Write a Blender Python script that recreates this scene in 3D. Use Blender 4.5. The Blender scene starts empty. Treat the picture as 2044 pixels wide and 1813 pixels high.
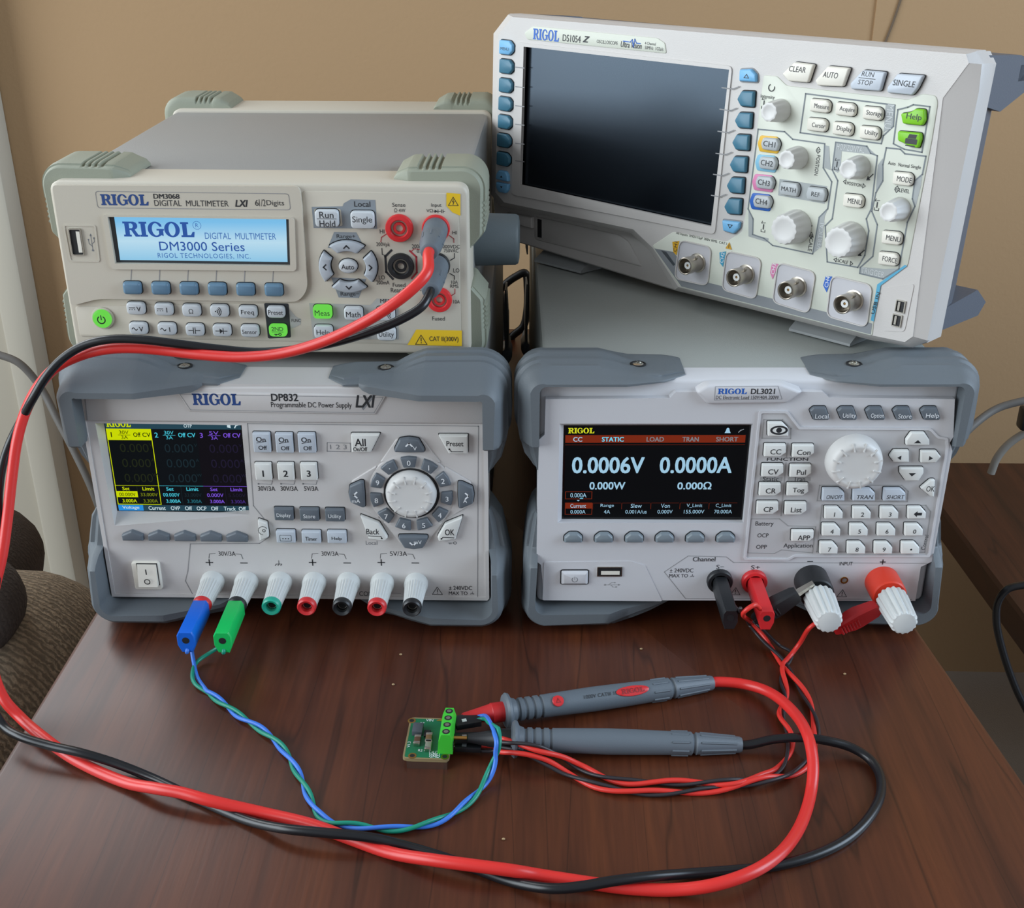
import bpy, bmesh, math, random
from mathutils import Vector, Matrix
from mathutils.geometry import tessellate_polygon
random.seed(7)
S = bpy.context.scene
COL = S.collection
# ------------------------------------------------------------------ camera
IW, IH, FPX = 2044.0, 1813.0, 2368.4
CAM = Vector((.2363, -.5649, .3765))
CROT = Matrix.Rotation(.0192, 3, 'Z') @ Matrix.Rotation(math.pi/2 - .4456, 3, 'X')
cd = bpy.data.cameras.new('camera'); cam = bpy.data.objects.new('camera', cd); COL.objects.link(cam)
cam.matrix_world = Matrix.Translation(CAM) @ CROT.to_4x4()
cd.sensor_fit = 'HORIZONTAL'; cd.sensor_width = 36.0; cd.lens = FPX / IW * 36.0
cd.clip_start = .01; cd.clip_end = 30
S.camera = cam
# ------------------------------------------------------------------ world, windows, exposure
S.view_settings.view_transform = 'Standard'; S.view_settings.look = 'None'
S.view_settings.gamma = 1.0; S.view_settings.use_curve_mapping = False
S.view_settings.exposure = 0.0
w = bpy.data.worlds.new('world'); S.world = w; w.use_nodes = True
w.node_tree.nodes['Background'].inputs[0].default_value = (.92, .95, 1.0, 1)
w.node_tree.nodes['Background'].inputs[1].default_value = .38
def area(name, loc, target, sx, sy, power, col):
    l = bpy.data.lights.new(name, 'AREA'); l.shape = 'RECTANGLE'; l.size = sx; l.size_y = sy
    l.energy = power; l.color = col
    o = bpy.data.objects.new(name, l); COL.objects.link(o); o.location = loc
    o.rotation_euler = (Vector(target) - Vector(loc)).to_track_quat('-Z', 'Y').to_euler()
    return o
area('window_light_left', (-1.9, -1.0, 1.02), (0, -1.0, 1.02), 2.2, 1.9, 84, (.84, .93, 1.0))
area('window_light_right', (1.9, -.35, .85), (0, -.3, .5), 1.1, 1.2, 34, (.66, .82, 1.0))
area('window_light_back', (-.84, .615, 1.0), (-.84, -1, 1.0), .94, 1.25, 16, (.90, .95, 1.0))

# ------------------------------------------------------------------ helpers
def lin(h):
    h = h.lstrip('#'); r = []
    for i in (0, 2, 4):
        c = int(h[i:i+2], 16) / 255
        r.append(c/12.92 if c <= .04045 else ((c+.055)/1.055)**2.4)
    return (r[0], r[1], r[2], 1)
MATS = {}
def mat(name, col, rough=.45, metal=0, bump=0, bscale=900, var=0, spec=.5, emit=0, coat=0, trans=0):
    if name in MATS: return MATS[name]
    m = bpy.data.materials.new(name); m.use_nodes = True; nt = m.node_tree; b = nt.nodes['Principled BSDF']
    c = lin(col) if isinstance(col, str) else col
    b.inputs['Base Color'].default_value = c; b.inputs['Roughness'].default_value = rough
    b.inputs['Metallic'].default_value = metal; b.inputs['Specular IOR Level'].default_value = spec
    if coat: b.inputs['Coat Weight'].default_value = coat; b.inputs['Coat Roughness'].default_value = .12
    if emit:
        b.inputs['Emission Color'].default_value = c; b.inputs['Emission Strength'].default_value = emit
        b.inputs['Base Color'].default_value = (0, 0, 0, 1); b.inputs['Specular IOR Level'].default_value = .1
    if bump or var:
        tc = nt.nodes.new('ShaderNodeTexCoord'); n = nt.nodes.new('ShaderNodeTexNoise')
        n.inputs['Scale'].default_value = bscale; n.inputs['Detail'].default_value = 3
        nt.links.new(tc.outputs['Object'], n.inputs['Vector'])
        if bump:
            bp = nt.nodes.new('ShaderNodeBump'); bp.inputs['Strength'].default_value = bump; bp.inputs['Distance'].default_value = .0004
            nt.links.new(n.outputs['Fac'], bp.inputs['Height']); nt.links.new(bp.outputs['Normal'], b.inputs['Normal'])
        if var:
            n2 = nt.nodes.new('ShaderNodeTexNoise'); n2.inputs['Scale'].default_value = 14; n2.inputs['Detail'].default_value = 4
            nt.links.new(tc.outputs['Object'], n2.inputs['Vector'])
            mx = nt.nodes.new('ShaderNodeMix'); mx.data_type = 'RGBA'
            mx.inputs[6].default_value = tuple(x*(1-var) for x in c[:3])+(1,); mx.inputs[7].default_value = tuple(min(1, x*(1+var)) for x in c[:3])+(1,)
            nt.links.new(n2.outputs['Fac'], mx.inputs[0]); nt.links.new(mx.outputs[2], b.inputs['Base Color'])
    MATS[name] = m; return m

def obj(name, me, m, parent=None, smooth=35, loc=None):
    if isinstance(me, bmesh.types.BMesh):
        bm = me; me = bpy.data.meshes.new(name); bmesh.ops.recalc_face_normals(bm, faces=bm.faces); bm.to_mesh(me); bm.free()
    if m is not None:
        me.materials.clear(); me.materials.append(m)
    if smooth:
        for p in me.polygons: p.use_smooth = True
        me.set_sharp_from_angle(angle=math.radians(smooth))
    o = bpy.data.objects.new(name, me); COL.objects.link(o)
    if parent is not None: o.parent = parent
    if loc: o.location = loc
    return o
def tag(o, label, cat=None, group=None, kind=None):
    o['label'] = label
    if cat: o['category'] = cat
    if group: o['group'] = group
    if kind: o['kind'] = kind
    return o
def thing(name, label, cat, loc=(0, 0, 0), yaw=0, tilt=0, group=None):
    o = bpy.data.objects.new(name, None); o.empty_display_size = .02; COL.objects.link(o)
    o.matrix_world = Matrix.Translation(loc) @ Matrix.Rotation(yaw, 4, 'Z') @ Matrix.Rotation(tilt, 4, 'X')
    return tag(o, label, cat, group)
def ray(u, v): return CROT @ Vector(((u-IW/2)/FPX, -(v-IH/2)/FPX, -1))
def onz(u, v, z):
    r = ray(u, v); return CAM + r*((z-CAM.z)/r.z)
def ony(u, v, y):
    r = ray(u, v); return CAM + r*((y-CAM.y)/r.y)
class Face:
    """front plane of a thing: reads a photo pixel as a local (x, z) on the plane local y = d"""
    def __init__(s, loc, yaw=0, tilt=0):
        s.M = Matrix.Translation(loc) @ Matrix.Rotation(yaw, 4, 'Z') @ Matrix.Rotation(tilt, 4, 'X'); s.I = s.M.inverted()
        s.c = s.I @ CAM
    def p(s, u, v, y=0.):
        r = s.I.to_3x3() @ ray(u, v); t = (y-s.c.y)/r.y; q = s.c + r*t
        return (q.x, q.z)
    def pl(s, pts, y=0.): return [s.p(u, v, y) for u, v in pts]
def area2(p): return sum(p[i][0]*p[(i+1) % len(p)][1]-p[(i+1) % len(p)][0]*p[i][1] for i in range(len(p)))
class RP(list):
    """rounded polygon that remembers its sharp corners"""
def rnd(pts, r, n=4):
    out = RP(); N = len(pts)
    rr = list(r) if isinstance(r, (list, tuple)) else [r]*N
    out.base, out.r, out.n = [tuple(p) for p in pts], rr, n
    for i in range(N):
        a = Vector(pts[i-1]); b = Vector(pts[i]); c = Vector(pts[(i+1) % N]); d1 = (a-b); d2 = (c-b)
        k = max(min(rr[i], d1.length*.48, d2.length*.48), 2e-6)
        p0 = b+d1.normalized()*k; p2 = b+d2.normalized()*k
        for j in range(n+1):
            t = j/n; out.append(tuple(p0*(1-t)**2+b*2*t*(1-t)+p2*t*t))
    return out
def flip(p):
    return rnd(p.base[::-1], p.r[::-1], p.n) if isinstance(p, RP) else p[::-1]
def rect(cx, cz, w, h, r=0, n=4):
    p = [(cx-w/2, cz-h/2), (cx+w/2, cz-h/2), (cx+w/2, cz+h/2), (cx-w/2, cz+h/2)]
    return rnd(p, r, n) if r else p
def circ(cx, cz, r, n=32, ez=1.): return [(cx+r*math.cos(2*math.pi*i/n), cz+r*ez*math.sin(2*math.pi*i/n)) for i in range(n)]
def inset(pts, d):
    """miter offset inwards"""
    if area2(pts) < 0: pts = flip(pts)
    if isinstance(pts, RP): return rnd(inset(pts.base, d), [max(q-d, 2e-6) for q in pts.r], pts.n)
    N = len(pts); out = []
    for i in range(N):
        a = Vector(pts[i-1]); b = Vector(pts[i]); c = Vector(pts[(i+1) % N])
        e1 = (b-a); e2 = (c-b)
        if e1.length < 1e-9 or e2.length < 1e-9: out.append(tuple(b)); continue
        e1.normalize(); e2.normalize(); n1 = Vector((-e1.y, e1.x)); n2 = Vector((-e2.y, e2.x)); m = n1+n2
        L = m.length
        if L < .2: out.append(tuple(b+n1*d)); continue
        m /= L; out.append(tuple(b+m*(d/max(.35, m.dot(n1)))))
    return out
def loops(bm, rings, cap0=True, cap1=True, closed=True):
    """skin a list of equal-length vertex rings (3-D points)"""
    V = [[bm.verts.new(p) for p in r] for r in rings]; n = len(V[0])
    for a, b in zip(V, V[1:]):
        for i in range(n if closed else n-1):
            j = (i+1) % n
            try: bm.faces.new((a[i], a[j], b[j], b[i]))
            except ValueError: pass
    for c, r in ((cap0, V[0]), (cap1, V[-1])):
        if c and n > 2:
            try: bm.faces.new(r)
            except ValueError: pass
    return V
def prism(bm, pts, y0, y1, ch=0., side=None):
    """polygon in x,z from y0 (back) to y1 (front); ch = front chamfer"""
    pts = pts if area2(pts) > 0 else flip(pts)
    R = [[(x, y0, z) for x, z in pts]]
    if ch:
        s = 1 if y0 > y1 else -1
        R.append([(x, y1+s*ch, z) for x, z in pts]); a = inset(pts, ch*.45); R.append([(x, y1+s*ch*.3, z) for x, z in a])
        R.append([(x, y1, z) for x, z in inset(pts, ch)])
    else: R.append([(x, y1, z) for x, z in pts])
    loops(bm, R); return bm
def pris(pts, y0, y1, ch=0.): return prism(bmesh.new(), pts, y0, y1, ch)
def box(bm, a, b):
    x0, y0, z0 = a; x1, y1, z1 = b
    loops(bm, [[(x0, y0, z0), (x1, y0, z0), (x1, y1, z0), (x0, y1, z0)], [(x0, y0, z1), (x1, y0, z1), (x1, y1, z1), (x0, y1, z1)]]); return bm
def rbox(a, b, r=.001):
    bm = box(bmesh.new(), a, b); bmesh.ops.recalc_face_normals(bm, faces=bm.faces)
    bmesh.ops.bevel(bm, geom=bm.edges[:], offset=r, segments=2, profile=.5, affect='EDGES'); return bm
def lathe(bm, prof, origin=(0, 0, 0), axis=(0, -1, 0), n=28, ribs=0, rib=(0, 0), amp=.06, cap0=True, cap1=True):
    """profile [(radius, distance along axis)]; ribs between the profile indices rib"""
    ax = Vector(axis).normalized(); q = Vector((0, 0, 1)).rotation_difference(ax).to_matrix(); o = Vector(origin); R = []
    for k, (r, d) in enumerate(prof):
        ring = []
        for i in range(n):
            t = 2*math.pi*i/n; rr = r
            if ribs and rib[0] <= k <= rib[1]:
                rr = r*(1-amp*(.5-.5*math.cos(t*ribs)))
            ring.append(o+q @ Vector((rr*math.cos(t), rr*math.sin(t), d)))
        R.append(ring)
    loops(bm, R, cap0, cap1); return bm
def lath(prof, **k): return lathe(bmesh.new(), prof, **k)
def catmull(P, k=10):
    P = [Vector(p) for p in P]; P = [P[0]*2-P[1]]+P+[P[-1]*2-P[-2]]; out = []
    for i in range(1, len(P)-2):
        p0, p1, p2, p3 = P[i-1:i+3]
        t0 = 0; d = lambda a, b: max(1e-6, (a-b).length)**.5
        t1 = t0+d(p0, p1); t2 = t1+d(p1, p2); t3 = t2+d(p2, p3)
        for j in range(k):
            t = t1+(t2-t1)*j/k
            A1 = p0*((t1-t)/(t1-t0))+p1*((t-t0)/(t1-t0)); A2 = p1*((t2-t)/(t2-t1))+p2*((t-t1)/(t2-t1)); A3 = p2*((t3-t)/(t3-t2))+p3*((t-t2)/(t3-t2))
            B1 = A1*((t2-t)/(t2-t0))+A2*((t-t0)/(t2-t0)); B2 = A2*((t3-t)/(t3-t1))+A3*((t-t1)/(t3-t1))
            out.append(B1*((t2-t)/(t2-t1))+B2*((t-t1)/(t2-t1)))
    out.append(P[-2]); return out
def frames(P):
    T = [(P[min(i+1, len(P)-1)]-P[max(i-1, 0)]).normalized() for i in range(len(P))]
    n = T[0].orthogonal().normalized(); N = []
    for i, t in enumerate(T):
        if i: n = T[i-1].rotation_difference(t) @ n
        n = (n-t*n.dot(t)).normalized(); N.append(n)
    return T, N
def tube(bm, P, r, n=10, cap=True):
    T, N = frames(P); R = []
    for i, p in enumerate(P):
        b = T[i].cross(N[i]); rr = r[i] if isinstance(r, list) else r
        R.append([p+(N[i]*math.cos(2*math.pi*j/n)+b*math.sin(2*math.pi*j/n))*rr for j in range(n)])
    loops(bm, R, cap, cap); return bm
def tub(P, r, k=10, n=10): return tube(bmesh.new(), catmull(P, k) if k else P, r, n)
def twist(P, off, turns, ph=0):
    """offset a path helically: one strand of a twisted pair; off may fade at the ends"""
    T, _ = frames(P); L = [0]
    for a, b in zip(P, P[1:]): L.append(L[-1]+(b-a).length)
    out = []
    for i, p in enumerate(P):
        s = L[i]/L[-1]; a = ph+2*math.pi*turns*s
        side = T[i].cross(Vector((0, 0, 1))).normalized(); up = side.cross(T[i])
        out.append(p+side*off*math.cos(a)+up*off*math.sin(a)*.9)
    return out
# ---- flat print: curves turned into meshes (glyphs and polygons with holes)
def curve_mesh(cu):
    o = bpy.data.objects.new('t', cu); me = bpy.data.meshes.new_from_object(o)
    bpy.data.objects.remove(o); bpy.data.curves.remove(cu); return me
def glyphs(s, bold=0., shear=0., space=1.):
    cu = bpy.data.curves.new('t', 'FONT'); cu.body = s; cu.size = 1; cu.resolution_u = 3
    cu.shear = shear; cu.space_character = space; cu.fill_mode = 'FRONT'
    me = curve_mesh(cu)
    V = [(v.co.x, v.co.y) for v in me.vertices]; F = [tuple(p.vertices) for p in me.polygons]
    bpy.data.meshes.remove(me)
    if bold > .003:                      # heavier weight: overlapping copies a hair apart
        n = len(V); W = list(V); G = list(F); V = []; F = []
        for k, (dx, dz) in enumerate(((-1, -.6), (1, -.6), (-1, .6), (1, .6))):
            V += [(x+dx*bold, z+dz*bold, k) for x, z in W]; F += [tuple(i+n*k for i in t) for t in G]
    return V, F
GC = {}
def glyph_c(s, bold, shear, space):
    k = (s, bold, shear, space)
    if k not in GC: GC[k] = glyphs(*k)
    return GC[k]
def poly_fill(outs):
    """2-D polygon with holes (first ring outside) -> V, F"""
    V = [p for r in outs for p in r]
    T = tessellate_polygon([[Vector((x, z, 0)) for x, z in r] for r in outs])
    return V, [tuple(t) for t in T]
class Print:
    """collects flat print in the plane local y; becomes one mesh per colour"""
    def __init__(s, F=None, y=0.): s.F = F; s.y = y; s.d = {}
    def add(s, m, V, F, y=None):
        v, f = s.d.setdefault(m, ([], [])); k = len(v); yy = s.y if y is None else y
        v.extend((p[0], yy-(.000012*p[2] if len(p) > 2 else 0), p[1]) for p in V); f.extend(tuple(i+k for i in t) for t in F)
    def poly(s, m, *rings, y=None): V, F = poly_fill(rings); s.add(m, V, F, y)
    def pxpoly(s, m, pts, r=0, y=None):
        p = s.F.pl(pts, s.y if y is None else y); s.poly(m, rnd(p, r) if r else p, y=y)
    def line(s, m, pts, wd, closed=False, y=None):
        N = len(pts); V = []; F = []
        rng = range(N if closed else N-1)
        for i in rng:
            a = Vector(pts[i]); b = Vector(pts[(i+1) % N]); d = (b-a)
            if d.length < 1e-7: continue
            d.normalize(); n = Vector((-d.y, d.x))*wd/2; e = d*wd*.45
            k = len(V); V += [tuple(a-n-e), tuple(b-n+e), tuple(b+n+e), tuple(a+n-e)]; F.append((k, k+1, k+2, k+3))
        s.add(m, V, F, y)
    def pxline(s, m, pts, wd, closed=False, y=None, r=0):
        p = s.F.pl(pts, s.y if y is None else y)
        if r: p = rnd(p, r) if closed else [p[0]]+rnd(p, r)[5:-5]+[p[-1]]
        s.line(m, p, wd, closed, y)
    def text(s, m, t, x, z, h=None, w=None, bold=.012, shear=0., rot=0., align='c', space=1., y=None, cap=True):
        """h = height of the glyph box, w = its width (either may be left out)"""
        V, F = glyph_c(t, bold, shear, space)
        if not V: return
        x0 = min(p[0] for p in V); x1 = max(p[0] for p in V); z0 = min(p[1] for p in V); z1 = max(p[1] for p in V)
        if h is None: kz = kx = w/(x1-x0)
        else:
            kz = h/(z1-z0); kx = kz if w is None else w/(x1-x0)
        ax = {'c': (x0+x1)/2, 'l': x0, 'r': x1}[align]; cz = (z0+z1)/2; c, sn = math.cos(rot), math.sin(rot)
        P = [((p[0]-ax)*kx, (p[1]-cz)*kz, p[2] if len(p) > 2 else 0) for p in V]
        s.add(m, [(x+a*c-b*sn, z+a*sn+b*c, k) for a, b, k in P], F, y)
    def box(s, m, t, u0, v0, u1, v1, **k):
        """fit text into the photo box u0,v0 (left top) - u1,v1 (right bottom)"""
        y = k.get('y'); yy = s.y if y is None else y
        um, vm = (u0+u1)/2, (v0+v1)/2; a = s.F.p(u0, vm, yy); b = s.F.p(u1, vm, yy); c = s.F.p(um, v0, yy); d = s.F.p(um, v1, yy)
        s.text(m, t, (a[0]+b[0])/2, (c[1]+d[1])/2, h=c[1]-d[1], w=b[0]-a[0], **k)
    def at(s, m, t, u, v, h, **k):
        y = k.get('y'); x, z = s.F.p(u, v, s.y if y is None else y); s.text(m, t, x, z, h=h, **k)
    def rigol(s, m, x0, z0, x1, z1, y=None):
        V, F = LOGO; s.add(m, [(x0+(x1-x0)*a, z0+(z1-z0)*b) for a, b in V], F, y)
    def pxrigol(s, m, u0, v0, u1, v1, y=None):
        yy = s.y if y is None else y; vm = (v0+v1)/2; um = (u0+u1)/2
        s.rigol(m, s.F.p(u0, vm, yy)[0], s.F.p(um, v1, yy)[1], s.F.p(u1, vm, yy)[0], s.F.p(um, v0, yy)[1], y)
    def build(s, name, parent, label=None, kind='stuff'):
        out = []
        for m, (v, f) in s.d.items():
            me = bpy.data.meshes.new(name); me.from_pydata(v, [], f); o = obj(name, me, m, parent, smooth=0); out.append(o)
            if label: o['label'] = label
            if kind and name != 'marking': o['kind'] = kind
        s.d = {}; return out
def _logo():
    L = []; el = lambda cx, rx, ry, a0, a1, n=18: [(cx+rx*math.cos(math.radians(a0+(a1-a0)*i/n)), .5+ry*math.sin(math.radians(a0+(a1-a0)*i/n))) for i in range(n+1)]
    R = [(0, 0), (.5, 0), (.5, .13), (.4, .13), (.4, .44), (.5, .44), (.74, 0), (1.02, 0), (1.02, .13), (.93, .13), (.74, .47), (.86, .54), (.93, .66), (.93, .8), (.86, .93), (.7, 1), (0, 1), (0, .87), (.11, .87), (.11, .13), (0, .13)]
    RH = [(.4, .56), (.4, .88), (.56, .88), (.64, .8), (.64, .65), (.56, .56)]
    I = [(0, 0), (.5, 0), (.5, .13), (.4, .13), (.4, .87), (.5, .87), (.5, 1), (0, 1), (0, .87), (.11, .87), (.11, .13), (0, .13)]
    Lp = [(0, 0), (.82, 0), (.88, .36), (.75, .36), (.62, .14), (.4, .14), (.4, .87), (.52, .87), (.52, 1), (0, 1), (0, .87), (.11, .87), (.11, .13), (0, .13)]
    G = el(.5, .5, .52, 38, 318)+[(.9, .5), (1.0, .5), (1.0, .6)]
    G = el(.5, .5, .52, 40, 312)+[(.98, .06), (.98, .42), (1.04, .42), (1.04, .53), (.56, .53), (.56, .42), (.7, .42), (.7, .2)]+el(.52, .25, .41, 300, 60)+[(.78, .68), (.92, .68)]
    V = []; F = []
    for rings, x in (([R, RH], 0), ([I], 1.04), ([G], 1.58), ([el(.5, .5, .52, 0, 350, 28), el(.5, .22, .41, 0, 350, 28)], 2.64), ([Lp], 3.70)):
        v, f = poly_fill(rings); k = len(V); V += [((a+x)/4.58, b) for a, b in v]; F += [tuple(i+k for i in t) for t in f]
    return V, F
LOGO = _logo()
def plate(pts, holes, y0, y1):
    """polygon plate with holes: front at y1, back at y0"""
    rings = [pts]+holes; V, T = poly_fill(rings); n = len(V); bm = bmesh.new()
    a = [bm.verts.new((x, y1, z)) for x, z in V]; b = [bm.verts.new((x, y0, z)) for x, z in V]
    for t in T:
        try: bm.faces.new([a[i] for i in t]); bm.faces.new([b[i] for i in reversed(t)])
        except ValueError: pass
    k = 0
    for r in rings:
        m = len(r)
        for i in range(m):
            j = (i+1) % m; bm.faces.new((a[k+i], a[k+j], b[k+j], b[k+i]))
        k += m
    return bm
def button(parent, pts, y0, y1, m, ch=.0006, name='button', label=None):
    o = obj(name, pris(pts, y0, y1, ch), m, parent)
    if label: o['label'] = label
    return o
# ------------------------------------------------------------------ materials
M_dp = mat('grey_white_plastic', '#c9c6c4', .42, bump=.12, bscale=2600)
M_dp2 = mat('panel_plastic', '#c4c3bf', .42, bump=.1, bscale=2600)
M_dm = mat('cream_plastic', '#c2bbac', .45, bump=.12, bscale=2600)
M_dmp = mat('cream_face', '#bfb8a9', .5)
M_dl = mat('cool_white_plastic', '#cccccf', .42, bump=.12, bscale=2600)
M_dlp = mat('control_face', '#bdbcbd', .45)
M_ds = mat('scope_white_plastic', '#c6c2be', .36, bump=.15, bscale=1800)
M_dsp = mat('scope_face', '#cfd2c5', .45)
M_dsg = mat('scope_grey_band', '#82868a', .45)
M_case = mat('grey_metal_cover', '#8f8f8d', .5, bump=.25, bscale=1500, var=.05)
M_case2 = mat('grey_painted_cover', '#9ca09c', .5, bump=.25, bscale=1500, var=.05)
M_bump = mat('grey_rubber', '#646b70', .55, bump=.2, bscale=1600)
M_bumpdm = mat('sage_rubber', '#8f9383', .6, bump=.2, bscale=1600)
M_slate = mat('slate_plastic', '#5f696d', .5, bump=.15, bscale=1600)
M_scopeback = mat('blue_grey_plastic', '#565d68', .5, bump=.2, bscale=1500)
M_ink = mat('black_print', '#26282c', .5)
M_inkg = mat('grey_print', '#7c7f83', .5)
M_seam = mat('seam', '#8b8b8c', .6)
M_navy = mat('navy_print', '#20437f', .45)
M_blue = mat('blue_print', '#1f5fb8', .45)
M_white = mat('white_print', '#e6e9ec', .5)
M_wkey = mat('white_key', '#dedfdb', .38)
M_ikey = mat('ivory_key', '#e2ded2', .4)
M_gkey = mat('pale_grey_key', '#bfc7d0', .4)
M_lkey = mat('light_grey_key', '#c3c8cb', .4)
M_dkey = mat('dark_grey_key', '#626a72', .4)
M_bkey = mat('slate_blue_key', '#5f7f96', .4)
M_tkey = mat('teal_key', '#3d7289', .4)
M_skey = mat('sky_blue_key', '#74b2dc', .4)
M_dark = mat('dark_gap', '#17181b', .6)
M_grn = mat('lit_green_key', '#78ee58', .4, emit=.75)
M_grnk = mat('green_key', '#7cc21e', .4)
M_red = mat('red_plastic', '#cf2a2e', .35)
M_blk = mat('black_plastic', '#1b1d20', .4)
M_yel = mat('yellow_print', '#e0b91f', .5)
M_redp = mat('red_print', '#a9323a', .5)
M_met = mat('steel', '#c8c4ba', .25, metal=1)
M_gold = mat('gold_metal', '#c89a55', .3, metal=1)
M_nick = mat('nickel', '#b7b0a4', .32, metal=1)
M_knob = mat('white_knob', '#d3d2cf', .42)
M_post = mat('white_post', '#cdd0ce', .4)
M_teal = mat('teal_plastic', '#1fa58c', .35)
M_cred = mat('red_cable', '#d8302c', .33)
M_cblk = mat('black_cable', '#15171b', .3)
M_wood_dummy = None

def wood(name, c0, c1, c2, rough):
    m = bpy.data.materials.new(name); m.use_nodes = True; nt = m.node_tree; b = nt.nodes['Principled BSDF']; L = nt.links.new
    tc = nt.nodes.new('ShaderNodeTexCoord'); mp = nt.nodes.new('ShaderNodeMapping'); mp.inputs['Scale'].default_value = (34, 1.6, 8)
    L(tc.outputs['Object'], mp.inputs['Vector'])
    n = nt.nodes.new('ShaderNodeTexNoise'); n.inputs['Scale'].default_value = 1.0; n.inputs['Detail'].default_value = 5; n.inputs['Distortion'].default_value = 1.2
    L(mp.outputs['Vector'], n.inputs['Vector'])
    cr = nt.nodes.new('ShaderNodeValToRGB'); e = cr.color_ramp.elements; e[0].position = .3; e[0].color = lin(c0); e[1].position = .7; e[1].color = lin(c2)
    x = e.new(.5); x.color = lin(c1); L(n.outputs['Fac'], cr.inputs['Fac'])
    mp2 = nt.nodes.new('ShaderNodeMapping'); mp2.inputs['Scale'].default_value = (420, 22, 60); L(tc.outputs['Object'], mp2.inputs['Vector'])
    n2 = nt.nodes.new('ShaderNodeTexNoise'); n2.inputs['Scale'].default_value = 1; n2.inputs['Detail'].default_value = 3; L(mp2.outputs['Vector'], n2.inputs['Vector'])
    mp3 = nt.nodes.new('ShaderNodeMapping'); mp3.inputs['Scale'].default_value = (20, .75, 4); L(tc.outputs['Object'], mp3.inputs['Vector'])
    wv = nt.nodes.new('ShaderNodeTexNoise'); wv.inputs['Scale'].default_value = 1; wv.inputs['Detail'].default_value = 2; wv.inputs['Distortion'].default_value = .25; L(mp3.outputs['Vector'], wv.inputs['Vector'])
    # thin dark grain lines where the slow noise crosses fixed levels
    pp = nt.nodes.new('ShaderNodeMath'); pp.operation = 'PINGPONG'; pp.inputs[1].default_value = .06; L(wv.outputs['Fac'], pp.inputs[0])
    cl = nt.nodes.new('ShaderNodeMapRange'); cl.inputs[1].default_value = 0; cl.inputs[2].default_value = .004; cl.inputs[3].default_value = .55; cl.inputs[4].default_value = 1; L(pp.outputs[0], cl.inputs[0])
    ml = nt.nodes.new('ShaderNodeMapRange'); ml.inputs[1].default_value = .3; ml.inputs[2].default_value = .7; ml.inputs[3].default_value = .82; ml.inputs[4].default_value = 1.12; L(n2.outputs['Fac'], ml.inputs[0])
    mu = nt.nodes.new('ShaderNodeMath'); mu.operation = 'MULTIPLY'; L(cl.outputs[0], mu.inputs[0]); L(ml.outputs[0], mu.inputs[1])
    mx = nt.nodes.new('ShaderNodeVectorMath'); mx.operation = 'SCALE'; L(cr.outputs['Color'], mx.inputs[0]); L(mu.outputs[0], mx.inputs['Scale'])
    L(mx.outputs[0], b.inputs['Base Color'])
    b.inputs['Roughness'].default_value = rough; b.inputs['Specular IOR Level'].default_value = .5
    bp = nt.nodes.new('ShaderNodeBump'); bp.inputs['Strength'].default_value = .12; bp.inputs['Distance'].default_value = .0003; L(n2.outputs['Fac'], bp.inputs['Height']); L(bp.outputs['Normal'], b.inputs['Normal'])
    return m
M_wood = wood('dark_stained_wood', '#3c1c10', '#4d2616', '#582d18', .34)
M_wood2 = wood('dark_wood', '#2c150b', '#3b1d10', '#472414', .4)
M_wall = mat('tan_wall_paint', '#ab8b66', .8, bump=.5, bscale=260)
M_trim = mat('pale_trim_paint', '#b9b2a2', .5)
M_floor = mat('taupe_carpet', '#a0958a', .95, bump=1., bscale=700, var=.08)
def fabric(name, c, ws=55, lo=.6, hi=2.0):
    m = mat(name, c, .95); nt = m.node_tree; b = nt.nodes['Principled BSDF']; L = nt.links.new
    tc = nt.nodes.new('ShaderNodeTexCoord')
    wv = nt.nodes.new('ShaderNodeTexWave'); wv.wave_type = 'BANDS'; wv.bands_direction = 'Y'; wv.inputs['Scale'].default_value = ws; wv.inputs['Distortion'].default_value = 5; wv.inputs['Detail'].default_value = 3; wv.inputs['Detail Scale'].default_value = 4
    L(tc.outputs['Object'], wv.inputs['Vector'])
    n = nt.nodes.new('ShaderNodeTexNoise'); n.inputs['Scale'].default_value = 260; L(tc.outputs['Object'], n.inputs['Vector'])
    mm = nt.nodes.new('ShaderNodeMath'); mm.operation = 'MULTIPLY'; L(wv.outputs['Fac'], mm.inputs[0]); L(n.outputs['Fac'], mm.inputs[1])
    cr = nt.nodes.new('ShaderNodeMix'); cr.data_type = 'RGBA'; k = lin(c); cr.inputs[6].default_value = tuple(x*lo for x in k[:3])+(1,); cr.inputs[7].default_value = tuple(min(1, x*hi) for x in k[:3])+(1,)
    L(mm.outputs[0], cr.inputs[0]); L(cr.outputs[2], b.inputs['Base Color'])
    bp = nt.nodes.new('ShaderNodeBump'); bp.inputs['Strength'].default_value = .8; bp.inputs['Distance'].default_value = .002; L(mm.outputs[0], bp.inputs['Height']); L(bp.outputs['Normal'], b.inputs['Normal'])
    return m
M_sofa = fabric('brown_corded_fabric', '#85745f')
M_cush = fabric('dark_brown_fabric', '#463b34', 80, .8, 1.3)
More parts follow.
